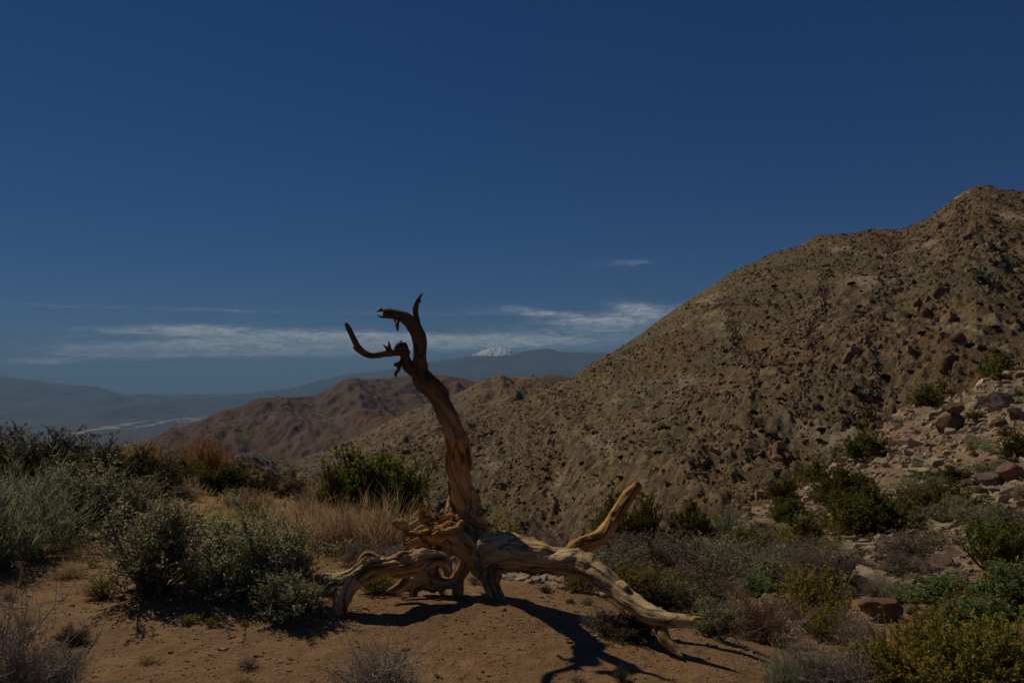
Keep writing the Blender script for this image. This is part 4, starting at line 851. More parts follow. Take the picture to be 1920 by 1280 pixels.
# ------------------------------------------------------------------ plants one by one: kind, px, py (base), width, height, label
PL = [
 ('broom', 40, 1046, 270, 165, 'large pale grey-green wispy shrub at the left edge of the dirt clearing'),
 ('broom', -60, 1075, 240, 200, 'wispy shrub cut off by the left edge beside the pale grey-green one'),
 ('sage', 150, 1000, 170, 140, 'grey-green bushy shrub behind the large wispy one'),
 ('sage', 232, 985, 150, 95, 'low grey-green shrub behind the two round sagebrushes'),
 ('sage', 285, 1112, 250, 180, 'round grey-green sagebrush casting shade on the bare dirt'),
 ('sage', 440, 1120, 190, 155, 'sagebrush between the round one and the fallen tree'),
 ('sage', 515, 1130, 170, 165, 'dark sagebrush standing close to the left tip of the fallen tree'),
 ('sage', 545, 1162, 120, 92, 'small sagebrush in front nearest the left end of the fallen log'),
 ('darkbrush', 20, 930, 200, 125, 'dark bush on the skyline at the far left'),
 ('darkbrush', 95, 930, 170, 118, 'tallest dark bush on the left skyline with twigs sticking up'),
 ('darkbrush', 175, 930, 150, 98, 'dark brown-green bush in the middle of the left skyline row'),
 ('darkbrush', 250, 930, 140, 92, 'dark bush at the right end of the left skyline row'),
 ('broom', 60, 975, 200, 90, 'pale wispy bush below the dark skyline bushes'),
 ('olive', 204, 900, 50, 62, 'small dark upright bush poking above the left skyline'),
 ('darkbrush', 300, 928, 110, 66, 'dark low bush where the left slope drops away'),
 ('gold', 268, 876, 90, 50, 'low golden-brown bush behind the dark left bushes'),
 ('gold', 385, 884, 100, 70, 'rounded golden bush on the rim beyond the grass'),
 ('gold', 330, 895, 80, 42, 'faint golden bush between two taller golden bushes on the rim'),
 ('olive', 345, 906, 70, 42, 'small dark green bush on the rim below the golden ones'),
 ('olive', 420, 926, 105, 58, 'wide dark green bush on the rim above the dry slope'),
 ('darkbrush', 492, 926, 70, 40, 'low grey-brown bush on the rim left of the juniper'),
 ('darkbrush', 545, 930, 60, 32, 'smallest low brush on the rim left of the juniper'),
 ('juniper', 665, 962, 150, 116, 'bushy green juniper behind the dry grass left of the dead tree'),
 ('juniper', 738, 975, 115, 118, 'right half of the juniper thicket nearest the standing dead limb'),
 ('juniper', 618, 955, 70, 84, 'small juniper at the left side of the juniper thicket'),
 ('grass', 640, 1034, 150, 96, 'tall tan dry grass clump in front of the juniper'),
 ('grass', 715, 1040, 150, 112, 'tallest dry grass clump just left of the root crown'),
 ('grass', 585, 1020, 110, 72, 'dry grass clump left of the taller two'),
 ('greybrush', 690, 1060, 130, 44, 'dull grey twigs at the foot of the tall dry grass'),
 ('greybrush', 620, 1035, 90, 40, 'dark twiggy tuft under the left dry grass clump'),
 ('rabbit', 470, 985, 52, 56, 'small upright green shrub alone on the dry slope'),
 ('rabbit', 712, 1112, 80, 42, 'low green shrub in the shade beneath the left log'),
 ('grass', 632, 1124, 46, 34, 'small yellow tuft beside the foot of the left log'),
 ('dead', 10, 1330, 240, 205, 'grey leafless twiggy shrub in the bottom left corner'),
 ('dead', 100, 1300, 110, 90, 'low grey dead twigs just right of the corner shrub'),
 ('dead', 705, 1300, 175, 95, 'pale dead twiggy shrub at the bottom edge left of centre'),
 ('darkbrush', 135, 1205, 60, 30, 'tiny dark weed on the dirt by the corner shrub'),
 ('rabbit', 190, 1120, 60, 38, 'small green weed left of the round sagebrush'),
 ('grass', 130, 1085, 60, 34, 'dry tuft at the edge of the dirt below the wispy shrub'),
 ('darkbrush', 930, 1018, 120, 30, 'low dark brush behind the root crown'),
 ('greybrush', 1020, 1030, 150, 42, 'grey brush just behind the right log'),
 ('rabbit', 945, 988, 70, 22, 'low green plants right of the standing dead limb'),
 ('greybrush', 1150, 1068, 150, 82, 'grey-brown brush right behind the upturned branch'),
 ('greybrush', 1235, 1078, 160, 78, 'wide grey-brown brush below the wash boulders'),
 ('greybrush', 1220, 1035, 150, 48, 'grey brush at the back of the brush patch'),
 ('greybrush', 1305, 1092, 160, 84, 'darkest grey-brown brush right of the fallen log'),
 ('darkbrush', 1235, 1142, 130, 62, 'dark low brush beside the lower end of the right log'),
 ('rabbit', 1165, 1112, 130, 54, 'yellow-green flowering shrub behind the sloping log'),
 ('rabbit', 1225, 1118, 80, 48, 'yellowish flowering shrub touching the sloping log on its right'),
 ('rabbit', 1085, 1110, 74, 42, 'small green shrub under the bend of the right log'),
 ('darkbrush', 1175, 1190, 130, 42, 'low dark scrub on the dirt beneath the sloping log'),
 ('dead', 1120, 1178, 60, 34, 'small dead twigs left of the dark scrub beneath the log'),
 ('olive', 1148, 992, 76, 56, 'rounded green bush left behind the upturned branch'),
 ('olive', 1203, 988, 66, 52, 'green bush just right of the upturned branch tip'),
 ('olive', 1295, 1000, 82, 54, 'round green bush in the wash behind the boulders'),
 ('broom', 1365, 1000, 86, 52, 'thin pale bush at the foot of the rocky slope'),
 ('greybrush', 1440, 1090, 150, 74, 'grey brush left of the tall yellow-green shrub'),
 ('greybrush', 1400, 1060, 120, 50, 'grey brush below the two wash boulders'),
 ('olive', 1420, 1035, 90, 36, 'dull olive brush behind the grey brush right of the wash'),
 ('green', 1420, 1120, 60, 42, 'small bright green shrub left of the tall yellow-green shrub'),
 ('sage', 1342, 1198, 90, 82, 'compact round shrub beside the broken lower end of the log'),
 ('reddead', 1430, 1205, 145, 92, 'tangle of reddish dead twigs right of the compact round shrub'),
 ('grass', 1385, 1160, 70, 50, 'pale dry stalks behind the compact round shrub'),
 ('rabbit', 1525, 1190, 120, 125, 'tall yellow-green shrub standing in the right foreground'),
 ('rabbit', 1550, 1205, 90, 70, 'olive lower half of growth in front of the tall yellow-green shrub'),
 ('dead', 1612, 1218, 100, 72, 'rounded lavender-grey dead shrub in front of the dark rock ledge'),
 ('dead', 1645, 1118, 64, 44, 'fan of grey twigs in front of the tan boulder'),
 ('dead', 1515, 1290, 130, 100, 'large lavender-grey dead shrub on the bottom edge right of centre'),
 ('dead', 1590, 1300, 110, 88, 'grey dead shrub on the bottom edge among green ones'),
 ('broom', 1465, 1300, 66, 92, 'upright green grassy tuft on the bottom edge'),
 ('rabbit', 1680, 1300, 170, 120, 'green flowering shrub on the bottom edge right of the dead ones'),
 ('rabbit', 1790, 1310, 190, 140, 'green and yellow flowering shrub at the bottom right'),
 ('rabbit', 1890, 1300, 170, 150, 'flowering shrub in the bottom right corner'),
 ('rabbit', 1740, 1225, 120, 85, 'olive flowering shrub in the middle of the right foreground'),
 ('green', 1830, 1205, 130, 90, 'leafy grey-green shrub with small round leaves at right'),
 ('green', 1900, 1160, 120, 100, 'taller leafy green shrub against the right edge'),
 ('green', 1775, 1140, 130, 62, 'low leafy shrub behind the flowering ones at right'),
 ('rabbit', 1840, 1170, 120, 66, 'yellow-green shrub between the leafy ones'),
 ('dead', 1800, 1110, 70, 40, 'small purple-grey dead shrub behind the leafy shrubs'),
 ('juniper', 1860, 1072, 105, 92, 'dark olive juniper near the right edge above the leafy shrubs'),
 ('juniper', 1905, 1055, 90, 70, 'juniper cut by the right edge'),
 ('sage', 1900, 1105, 90, 46, 'sagebrush under the juniper at the right edge'),
 ('greybrush', 1580, 1085, 120, 58, 'grey brush behind the tan boulder'),
 ('greybrush', 1505, 1075, 90, 60, 'grey brush behind the tall yellow-green shrub'),
 ('greybrush', 1700, 1080, 110, 44, 'dull brush on bare ground right of the tan boulder'),
 ('sage', 1690, 1130, 80, 40, 'small grey sagebrush above the dark rock ledge'),
 ('olive', 1640, 1010, 100, 78, 'big dark olive bush at the foot of the rocky slope'),
 ('olive', 1600, 1000, 74, 62, 'dark bush left of the big olive one'),
 ('olive', 1575, 955, 84, 62, 'dark green bush midway up the rocky slope'),
 ('olive', 1600, 925, 44, 34, 'small dark bush above the two pale rock bands'),
 ('olive', 1485, 985, 64, 38, 'low green bush at the lower left of the rocky slope'),
 ('olive', 1468, 945, 46, 44, 'green bush on the left rim of the rocky slope, lowest'),
 ('olive', 1523, 912, 52, 46, 'green bush on the left rim of the rocky slope, second from below'),
 ('olive', 1628, 868, 74, 46, 'green bush high on the left rim of the rocky slope'),
 ('olive', 1610, 812, 34, 16, 'small bush on the rim left of the two-part boulder'),
 ('olive', 1738, 768, 44, 40, 'dark bush on the upper rim of the rocky slope'),
 ('olive', 1772, 738, 34, 28, 'small dark bush highest along the rim before the top bush'),
 ('olive', 1868, 706, 46, 36, 'dark round bush near the top of the rocky slope'),
 ('olive', 1880, 718, 32, 22, 'smaller bush touching the round one near the top'),
 ('olive', 1760, 975, 100, 56, 'wide dark bush above the fallen bleached branch'),
 ('sage', 1720, 930, 90, 40, 'grey-green bush in the middle of the rocky slope'),
 ('olive', 1785, 905, 50, 30, 'green bush right of the grey-green one mid slope'),
 ('olive', 1905, 865, 40, 46, 'dark bush on the right edge halfway up the rocky slope'),
 ('sage', 1830, 985, 80, 36, 'grey bush behind the bleached branch'),
 ('sage', 1860, 895, 90, 34, 'pale grey bush below the heap of grey boulders'),
]
for k_, px_, py_, w_, h_, lb_ in PL:
    if k_ == 'olive' and px_ > 1450: w_, h_ = w_ * 1.2, h_ * 1.2
    plant(k_, px_, py_, w_, h_, lb_, full=(py_ > 790 and px_ < 1450) or py_ > 930)
# taller growth on the far side of the rim, where the sight line to the base is hidden
# ------------------------------------------------------------------ boulders
BL = [
 (1292, 1018, 42, 26, RP, 'rounded grey boulder in the wash, left of two', 1), (1350, 1020, 44, 24, RP, 'flat grey boulder in the wash, right of two', 2), (1330, 1018, 18, 20, RG, 'small boulder squeezed between the two wash boulders', 3),
 (1645, 1114, 80, 44, RP, 'tan rounded boulder behind a fan of grey twigs', 4), (1498, 1014, 24, 18, RP, 'lone pinkish boulder left of the olive bushes', 5),
 (1620, 1022, 18, 10, RP, 'bright white rock below the big olive bush', 6), (1645, 1016, 22, 12, RP, 'pale slab right of the bright white rock', 7),
 (1750, 1036, 24, 14, RP, 'reddish boulder on bare soil above the leafy shrubs', 8),
 (1663, 1168, 78, 42, RB, 'dark red-brown rock ledge with a shaded front', 9), (1712, 1155, 34, 20, RG, 'grey rock leaning on the dark ledge', 10),
 (1838, 934, 40, 24, RG, 'smooth grey boulder at the foot of the right boulder heap', 11), (1870, 912, 60, 26, RG, 'long grey slab in the right boulder heap', 12), (1905, 906, 50, 38, RB, 'brown boulder cut by the right edge', 13),
 (1822, 918, 34, 18, RB, 'low brown rock left of the long grey slab', 14), (1880, 926, 44, 14, RG, 'thin slab under the long grey one', 15),
 (1792, 812, 50, 42, RB, 'big dark brown boulder standing on the slope', 16), (1797, 776, 42, 26, RB, 'brown cap rock on top of the big dark boulder', 17),
 (1858, 762, 34, 24, RG, 'grey boulder in the upper heap, leftmost', 18), (1885, 768, 44, 34, RG, 'largest grey boulder in the upper heap', 19), (1912, 790, 30, 26, RB, 'brown boulder under the upper heap', 20),
 (1880, 806, 30, 22, RB, 'brown rock left of the one under the upper heap', 21), (1905, 745, 26, 16, RG, 'grey rock on the crest above the upper heap', 22), (1840, 770, 24, 18, RG, 'grey rock leaning left of the upper heap', 23),
 (1712, 766, 22, 20, RP, 'pale leaning slab on the rim of the slope', 24), (1680, 862, 28, 18, RP, 'pale boulder below the rim mid slope', 25), (1520, 946, 22, 26, RP, 'tan blocky rock on the lower rim', 26),
 (1416, 1016, 20, 14, RP, 'pale rock beside the wash boulders', 27), (1780, 700, 18, 10, RP, 'pale rock on the crest skyline', 28), (1660, 878, 22, 16, RP, 'pale rock right of the high rim bush', 29), (1730, 895, 40, 18, RP, 'long pinkish slab in the middle of the slope', 30),
]
MATOF = {id(RP): ROCK_PALE, id(RB): ROCK_BROWN, id(RG): ROCK_GREY}
for px_, py_, w_, h_, rl_, lb_, sd_ in BL:
    kw = {}
    if sd_ == 17: continue
    big_rock(px_, py_, w_ * 1.08, h_ * 1.15, MATOF[id(rl_)], lb_, 500 + sd_)
def cap_rock():
    b = [o for o in C.objects if o.get('label', '').startswith('big dark brown')][0]
    Y = b.location.y; w = 42 * Y / F; V, Fa = rock_shape(531, 4, 14, .75, 1.0); V /= np.abs(V).max(0); V = V * np.array([w / 2, w * .4, 12 * Y / F])
    z = max(v.co.z for v in b.data.vertices); ob = link('boulder', mesh_np('boulder', V, Fa, [ROCK_BROWN]))
    ob.location = (b.location.x + .1, Y + w * .35, b.location.z + z + 9 * Y / F); tag(ob, 'brown cap rock resting on the big dark boulder', 'boulder')
cap_rock()

# ------------------------------------------------------------------ scattered rocks and shrubs of the near land
rng = np.random.default_rng(77)
def zone(x, y):
    px = 960 + F * x / y; v = 'near the foot' if y < 19 else 'partway up' if y < 34 else 'high up near the rim'
    return v + (', wash side' if px < 1580 else ', centre' if px < 1780 else ', far right')
def mzone(px, z):
    v = 'low on' if z < 0 else 'halfway up' if z < 55 else 'near the crest of'
    return v, ('left flank' if px < 1000 else 'rounded shoulder' if px < 1400 else 'steep middle' if px < 1700 else 'craggy right end')
def free_spots(n, rmin, rmax, pmin, pmax, seed, power=1.0):
    r_ = np.random.default_rng(seed); rr = np.exp(r_.uniform(math.log(rmin), math.log(rmax), n)); px = r_.uniform(pmin, pmax, n)
    return rr * (px - 960) / F, rr, px
sx, sy, spx = free_spots(150, 13, 66, 1330, 2050, 12)
for i in range(150):
    x, y = sx[i], sy[i]
    if spx[i] < 1500 and y > 36: continue
    r = R.random(); w = R.uniform(.3, 1.0)
    kind = 'olive' if r < .38 else 'sage' if r < .68 else 'greybrush' if r < .9 else 'rabbit'
    lb = {'olive': 'small olive-green bush among pale rubble of the right slope', 'sage': 'small grey-green bush among pale rubble of the right slope',
          'greybrush': 'low grey-brown brush among pale rubble of the right slope', 'rabbit': 'low yellow-green bush among pale rubble of the right slope'}[kind]
    lb = lb.replace('among pale rubble of the right slope', 'in the rubble slope ' + zone(x, y))
    plant_at(kind, x, y, w, w * R.uniform(.45, .75), lb, {'olive': 'olive-green bushes on the right slope', 'sage': 'grey-green bushes on the right slope', 'greybrush': 'grey-brown brush on the right slope', 'rabbit': 'yellow-green bushes on the right slope'}[kind],
             i % 2, False, single=y > 24)
# brush filling the ground between the tree and the slope
sx, sy, spx = free_spots(120, 8.2, 26, 960, 1560, 14)
for i in range(120):
    x, y, q = sx[i], sy[i], spx[i]
    if q < 1330 and y < 8.6: continue
    if 1370 < q < 1530 and y < 10: continue
    if 1235 < q < 1390 and y > 12: continue
    r = R.random(); w = R.uniform(.4, 1.0); kind = 'greybrush' if r < .62 else 'darkbrush' if r < .78 else 'sage' if r < .9 else 'rabbit'
    nm = {'greybrush': 'grey-brown', 'darkbrush': 'dark', 'sage': 'grey-green', 'rabbit': 'yellow-green'}[kind]
    plant_at(kind, x, y, w, w * R.uniform(.42, .62), 'low %s bush in brush behind the tree, %s, %s' % (nm, 'front row' if y < 11 else 'middle rows' if y < 16 else 'back rows', 'left half' if q < 1180 else 'right half' if q < 1360 else 'edge by the wash'), '%s bushes in the brush patch' % nm, i % 2, False, single=y > 15)
# dry slope on the left
sx, sy, spx = free_spots(60, 8.5, 15, 330, 860, 15)
for i in range(60):
    w = R.uniform(.2, .5); kind = 'grass' if R.random() < .8 else 'greybrush'
    plant_at(kind, sx[i], sy[i], w, w * R.uniform(.4, .7), 'small %s tuft %s of the dry slope%s' % ('straw-coloured' if kind == 'grass' else 'grey', 'at the near edge' if sy[i] < 10 else 'in the middle' if sy[i] < 12.5 else 'on the far rim', ', left' if spx[i] < 520 else ', centre' if spx[i] < 660 else ' by the tall dry grass'),
             '%s tufts on the dry slope' % ('straw-coloured' if kind == 'grass' else 'grey'), i % 2, False)
# little weeds on the dirt
sx, sy, spx = free_spots(60, 4.2, 7.6, -60, 1450, 16)
for i in range(60):
    if 560 < spx[i] < 1000 and 3.0 < sy[i] < 6.4: continue
    w = R.uniform(.06, .16); kind = R.choice(['grass', 'darkbrush', 'greybrush', 'rabbit'])
    nm = {'grass': 'straw-coloured', 'darkbrush': 'dark', 'greybrush': 'grey-brown', 'rabbit': 'green'}[kind]
    plant_at(kind, sx[i], sy[i], w, w * R.uniform(.35, .7), 'tiny %s weed growing on the open dirt' % nm, 'tiny %s weeds on the dirt' % nm, i % 2, False)

def rocks():
    # the largest ones as objects
    n = 0
    sx, sy, spx = free_spots(900, 10, 68, 1330, 2050, 22)
    cand = []
    for i in range(900):
        if spx[i] < 1500 and sy[i] > 36: continue
        s = ((R.random() ** 3) * .38 + .05) * (sy[i] / 28) ** .6
        cand.append((s / sy[i], s, sx[i], sy[i])) if not (sy[i] < 14 and R.random() < .6) else None
    cand.sort(reverse=True)
    for j, (_, s, x, y) in enumerate(cand[:255]):
        src = R.choice(RP + RP + RG + RB[:1]); o = link('rock', src); z = float(H(x, y, False))
        o.location = (x, y, z + s * .12); o.scale = (s, s * R.uniform(.7, 1), s * R.uniform(.55, .95)); o.rotation_euler = (R.uniform(-.4, .4), R.uniform(-.4, .4), R.uniform(0, 6.3))
        tag(o, '%s angular %s rock in the rubble slope %s' % ('large' if s > .3 else 'middling' if s > .17 else 'small', 'pale' if src in RP else 'grey' if src in RG else 'brown', zone(x, y)), 'rock', 'rocks on the right slope')
    # small stones on the dirt
    sx, sy, spx = free_spots(60, 3.6, 7.5, -100, 1600, 23)
    for i in range(45):
        s = R.uniform(.010, .024); o = link('stone', R.choice(RP)); x, y = sx[i], sy[i]
        o.location = (x, y, float(H(x, y)) + s * .25); o.scale = (s * 1.2, s, s * .7); o.rotation_euler = (0, 0, R.uniform(0, 6.3))
        tag(o, 'small pale stone lying on the open dirt', 'stone', 'stones on the dirt')
    for (px, py, w, h) in [(668, 1204, 8, 4), (1038, 1112, 11, 9), (1025, 1130, 14, 6), (945, 1146, 14, 10), (1305, 1190, 14, 7), (1322, 1196, 12, 8), (1340, 1200, 18, 10), (1352, 1206, 10, 6), (1412, 1226, 18, 12), (1326, 1208, 10, 6), (665, 1166, 9, 5), (816, 1266, 14, 6), (905, 1262, 9, 7), (742, 1250, 12, 8), (745, 1136, 18, 9)]:
        Y = ground_hit(px, py); p = at(px, py, Y); s = w * Y / F / 2; o = link('stone', R.choice(RP)); o.location = (p.x, p.y, float(H(p.x, p.y)) + s * .2); o.scale = (s, s * .8, h * Y / F / 2 * 1.3); o.rotation_euler = (0, 0, R.uniform(-.5, .5))
        tag(o, 'small pale stone lying on the open dirt', 'stone', 'stones on the dirt')
    r_ = np.random.default_rng(9)
    def box_shape(sd):
        q = np.random.default_rng(sd); return BOX[0] + q.uniform(-.28, .28, (8, 3)), BOX[1]
    def scatter(name, x, y, s, mat, seeds, flat=.7, lift=.2):
        Vs, Fs = [], []; o = 0; grp = r_.integers(0, len(seeds), len(x))
        for g, sd in enumerate(seeds):
            k = grp == g
            if not k.any(): continue
            pos = np.stack([x[k], y[k], H(x[k], y[k]) + s[k] * lift], 1)
            sc = s[k][:, None] * np.stack([r_.uniform(.7, 1.3, k.sum()), r_.uniform(.7, 1.2, k.sum()), r_.uniform(.45, .95, k.sum()) * flat * 1.3], 1)
            V, Fa = joined(name, box_shape(sd), pos, sc, r_.uniform(0, 6.3, k.sum()), mat); Vs.append(V); Fs.append(Fa + o); o += len(V)
        tag(link(name, mesh_np(name, np.concatenate(Vs), np.concatenate(Fs), [mat])), kind='stuff')
    n = 20000; rr = r_.uniform(3.0, 9, n); px = r_.uniform(-100, 1650, n); x = rr * (px - 960) / F
    dens = fbm2(x * 1.3, rr * 1.3, 3, 91) + .25 * np.exp(-((px - 1000) / 260) ** 2) * (np.abs(rr - 5.9) < .6) + .2 * (px > 1000) * (rr > 4.8)
    k = dens > r_.uniform(-.35, .5, n); scatter('pebbles', x[k], rr[k], np.exp(r_.normal(-5.35, .5, k.sum())), ROCK_PALE, [801, 802, 803, 804], .42, .1)
    n = 9000; rr = r_.uniform(3.0, 9, n); px = r_.uniform(-100, 1650, n); x = rr * (px - 960) / F
    scatter('clods', x, rr, np.exp(r_.normal(-5.2, .5, n)), SOIL, [831, 832, 833], .6, .0)
    n = 26000; rr = np.exp(r_.uniform(math.log(11), math.log(72), n)); px = r_.uniform(1300, 2150, n); x = rr * (px - 960) / F
    k = (px > 1480) | (rr < 40); x, rr = x[k], rr[k]; k = fbm2(x * .35, rr * .25, 3, 95) > r_.uniform(-.5, .35, len(x)); x, rr = x[k], rr[k]
    scatter('rubble', x, rr, np.minimum(np.exp(r_.normal(-2.4, .55, len(x))), .34) * (rr / 30) ** .7, ROCK_PALE, [811, 812, 813, 814, 815])
    n = 4000; rr = np.exp(r_.uniform(math.log(7), math.log(26), n)); px = r_.uniform(900, 1500, n); x = rr * (px - 960) / F
    scatter('gravel', x, rr, np.exp(r_.normal(-3.6, .5, n)), ROCK_PALE, [821, 822, 823], .5, .1)
rocks()

def dry_grass():
    r_ = np.random.default_rng(19); n = 15000; rr = np.exp(r_.uniform(math.log(7.2), math.log(16), n)); px = r_.uniform(100, 900, n); x = rr * (px - 960) / F
    k = (fbm2(x * .9, rr * .9, 3, 61) > r_.uniform(-.35, .3, n)) & ~((px > 560) & (rr < 6.6)); x, rr = x[k], rr[k]; n = len(x)
    st = np.stack([x, rr, H(x, rr) - .005], 1); d = norm(r_.normal(size=(n, 3)) * .55 + np.array([0, 0, 1])); d[:, 2] = np.abs(d[:, 2])
    P = curves(st, d, r_.uniform(.03, .15, n), r_.normal(size=(n, 3)) * .3, 3); V, Fa, kk = blades(P, .004, r_)
    tag(link('dry_grass', mesh_np('dry_grass', V, Fa, [MAT['grass'][1]], False, {'tone': np.repeat(r_.uniform(0, 1, n), kk)})), kind='stuff')
    # broken twigs and litter on the dirt
    n = 2600; rr = r_.uniform(3.3, 8, n); px = r_.uniform(-100, 1700, n); x = rr * (px - 960) / F; k = fbm2(x * 1.1, rr * 1.1, 3, 67) > r_.uniform(-.2, .5, n); x, rr = x[k], rr[k]; n = len(x)
    st = np.stack([x, rr, H(x, rr) + .004], 1); d = norm(r_.normal(size=(n, 3)) * np.array([1, 1, .12])); P = curves(st, d, r_.uniform(.015, .08, n), r_.normal(size=(n, 3)) * np.array([.3, .3, .02]), 3)
    V, Fa = tubes(P, .0022, .001); tag(link('twig_litter', mesh_np('twig_litter', V, Fa, [MAT['reddead'][0]])), kind='stuff')
dry_grass()

# ------------------------------------------------------------------ brush and rubble on the mountains
def clump_base(seed, n=26):
    r_ = np.random.default_rng(seed); P = norm(r_.normal(size=(n, 3))) * r_.uniform(.5, 1, n)[:, None]; P[:, 2] = np.abs(P[:, 2]) * .9
    a = norm(r_.normal(size=(n, 3))); b = norm(np.cross(a, r_.normal(size=(n, 3)))); s = .34
    return np.stack([P - a * s, P + b * s * .8, P + a * s, P - b * s * .8], 1).reshape(-1, 3), np.arange(n * 4).reshape(n, 4)
def on_hill(name, n, seed, vis=True):
    X, Y, z, up, px = HILLS[name]; r_ = np.random.default_rng(seed); nr = int((up[:, 0] < 1).sum())
    i = r_.uniform(0, nr - 1.01, n * 3); j = r_.uniform(0, X.shape[1] - 1.01, n * 3); a = i.astype(int); b = j.astype(int); fi = i - a; fj = j - b
    g = lambda A: A[a, b] * (1 - fi) * (1 - fj) + A[a + 1, b] * fi * (1 - fj) + A[a, b + 1] * (1 - fi) * fj + A[a + 1, b + 1] * fi * fj
    return g(X), g(Y), g(z), i / nr, px[b]
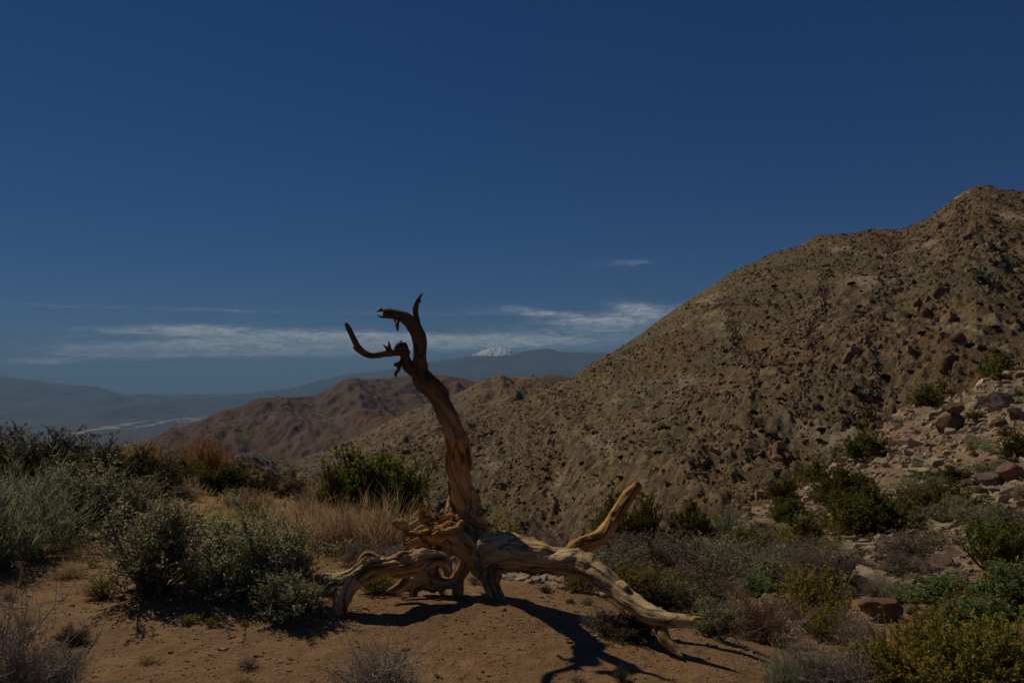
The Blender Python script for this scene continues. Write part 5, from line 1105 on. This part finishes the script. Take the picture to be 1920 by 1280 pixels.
def hill_shrubs():
    x, y, z, up, px = on_hill('mountain_slope', 4200, 31); r_ = np.random.default_rng(32)
    k = (px < 2000) & (px > 500) & (up > .12); k &= fbm2(x / 45, y / 60, 2, 55) > r_.uniform(-.7, .5, len(x)); x, y, z = x[k], y[k], z[k]
    s = np.exp(r_.normal(-.42, .34, len(x)))
    order = np.argsort(-(s / y)); top = order[:290]; rest = order[290:]
    ms = []
    for q in range(4):
        V, Fa = clump_base(70 + q, 150); ms.append(mesh_np('hill_shrub', V * np.array([1, 1, .85]), Fa, [MAT['hillbrush'][1]], False, {'tone': np.repeat(np.random.default_rng(q).uniform(0, .8, 150), 4)}))
    for q in top:
        o = link('hill_shrub', ms[int(q) % 4]); o.location = (x[q], y[q], z[q] - .1 * s[q]); o.scale = (s[q], s[q], s[q] * .8); o.rotation_euler = (0, 0, float(q))
        zz = mzone(960 + F * x[q] / y[q], z[q]); tag(o, '%s dark shrub %s the %s of the big brown mountain' % ('large' if s[q] > 1.15 else 'round' if s[q] > .8 else 'small', zz[0], zz[1]), 'shrub', 'shrubs dotted on the mountain')
    def mass(name, x, y, z, s, sd, mat, n=26):
        base = clump_base(sd, n); pos = np.stack([x, y, z - .05 * s], 1); sc = s[:, None] * np.array([[1, 1, .8]])
        V, Fa = joined(name, base, pos, sc, np.arange(len(x)) * 1.7, mat)
        tag(link(name, mesh_np(name, V, Fa, [mat], False, {'tone': np.repeat(np.random.default_rng(sd).uniform(0, .9, len(x) * n), 4)})), kind='stuff')
    mass('mountain_brush', x[rest], y[rest], z[rest], s[rest], 80, MAT['hillbrush'][1])
    x, y, z, up, px = on_hill('mountain_slope', 4500, 33); k = (px < 2050) & (px > 450); x, y, z = x[k], y[k], z[k]
    mass('mountain_scrub', x, y, z, r_.uniform(.2, .5, len(x)), 81, MAT['hillbrush'][1], 10)
    x, y, z, up, px = on_hill('middle_hill', 1500, 34); mass('middle_hill_brush', x, y, z, r_.uniform(1.2, 3.2, len(x)), 82, MAT['hillbrush'][1], 10)
    # crags standing out of the slope
    X, Y, Zg, UP, PX = HILLS['mountain_slope']; rc = random.Random(8); n0 = int((UP[:, 0] < 1).sum()); PY = 700 - (Zg - CAMZ) / Y * F
    crag = rock_material('crag_rock', (.11, .06, .034), (.28, .165, .095), lich=(.10, .085, .06), sc=.35)
    cm = []
    for q in range(6):
        V, Fa = rock_shape(900 + q, 3, 18, .72, 1.0); cm.append(mesh_np('crag', V, Fa, [crag]))
    for (px, py, n, sx, sy, s0, nm) in [(1740, 560, 20, 30, 50, 3.4, 'reddish crag in the central gully wall of the mountain'), (1775, 650, 12, 22, 28, 4.0, 'rounded crag at the foot of the reddish gully wall'), (1800, 440, 16, 35, 40, 2.8, 'crag below the highest summit'), (1850, 365, 7, 25, 8, 2.0, 'rock on the skyline of the highest summit'),
                                 (1320, 640, 8, 26, 10, 2.2, 'pale ledge crossing the shoulder of the mountain'), (960, 920, 12, 40, 24, 2.2, 'broken crag low on the left flank behind the dead tree'), (1440, 850, 12, 50, 45, 2.4, 'crag in the lower middle of the mountain'), (1560, 700, 10, 50, 60, 2.4, 'crag in the steep middle of the mountain'), (1690, 500, 8, 20, 60, 2.0, 'crag beside the pale chute'), (1620, 800, 8, 40, 30, 2.4, 'crag above the rim of the rubble slope')]:
        for _ in range(n):
            tx = px + rc.gauss(0, sx * .6); ty = py + rc.gauss(0, sy * .6); j = int(np.argmin(np.abs(PX - tx))); i = int(np.argmin(np.abs(PY[:n0, j] - ty)))
            s = s0 * (.28 + .75 * rc.random() ** 2); o = link('crag', rc.choice(cm)); o.location = (X[i, j], Y[i, j], Zg[i, j] - s * .25)
            o.scale = (s * rc.uniform(.7, 1.1), s, s * rc.uniform(.8, 1.4)); o.rotation_euler = (rc.uniform(-.4, .4), rc.uniform(-.4, .4), rc.uniform(0, 6.3)); tag(o, nm, 'crag', 'crags of the mountain')
    # rubble
    x, y, z, up, px = on_hill('mountain_slope', 20000, 35); k = (px < 2050) & (px > 450)
    chute = fbm2(x / 14 + 3, y / 120, 3, 57); k &= chute > np.random.default_rng(3).uniform(-.35, .55, len(x)); x, y, z = x[k], y[k], z[k]
    X_, Y_, Z_, U_, PX_ = HILLS['mountain_slope']; nr_ = int((U_[:, 0] < 1).sum()); rq = np.random.default_rng(61); t_ = rq.uniform(0, 1, 3600); w_ = rq.integers(0, 4, 3600)
    c0 = np.array([1695, 1560, 1340, 1800])[w_]; c1 = np.array([1625, 1500, 1420, 1770])[w_]; lo_ = np.array([.15, .15, .25, .3])[w_]; hi_ = np.array([.88, .6, .7, .8])[w_]
    jj = np.clip(np.searchsorted(PX_, c1 + (c0 - c1) * t_ + 14 * vn2(t_ * 9, w_ * 7.0, 5) + rq.normal(0, 1, 3600) * np.array([11, 7, 7, 8])[w_]), 0, len(PX_) - 1); ii = ((lo_ + (hi_ - lo_) * t_) * nr_).astype(int)
    x = np.concatenate([x, X_[ii, jj] + rq.normal(0, .4, 3600)]); y = np.concatenate([y, Y_[ii, jj] + rq.normal(0, .5, 3600)]); z = np.concatenate([z, Z_[ii, jj] + .15])
    base = (np.array([[-1, -1, -.6], [1, -.8, -.6], [.9, 1, -.6], [-1, .8, -.6], [-.6, -.8, .7], [.8, -.5, .9], [.5, .7, .5], [-.8, .6, .8]]), np.array([[0, 1, 5, 4], [1, 2, 6, 5], [2, 3, 7, 6], [3, 0, 4, 7], [4, 5, 6, 7]]))
    s = np.exp(r_.normal(-1.15, .5, len(x))); V, Fa = joined('mountain_rubble', base, np.stack([x, y, z + .1], 1), s[:, None] * r_.uniform(.6, 1.2, (len(x), 3)), r_.uniform(0, 6, len(x)), None)
    tag(link('mountain_rubble', mesh_np('mountain_rubble', V, Fa, [rock_material('mountain_stone', (.13, .075, .04), (.36, .24, .14), sc=.3)])), kind='stuff')
hill_shrubs()
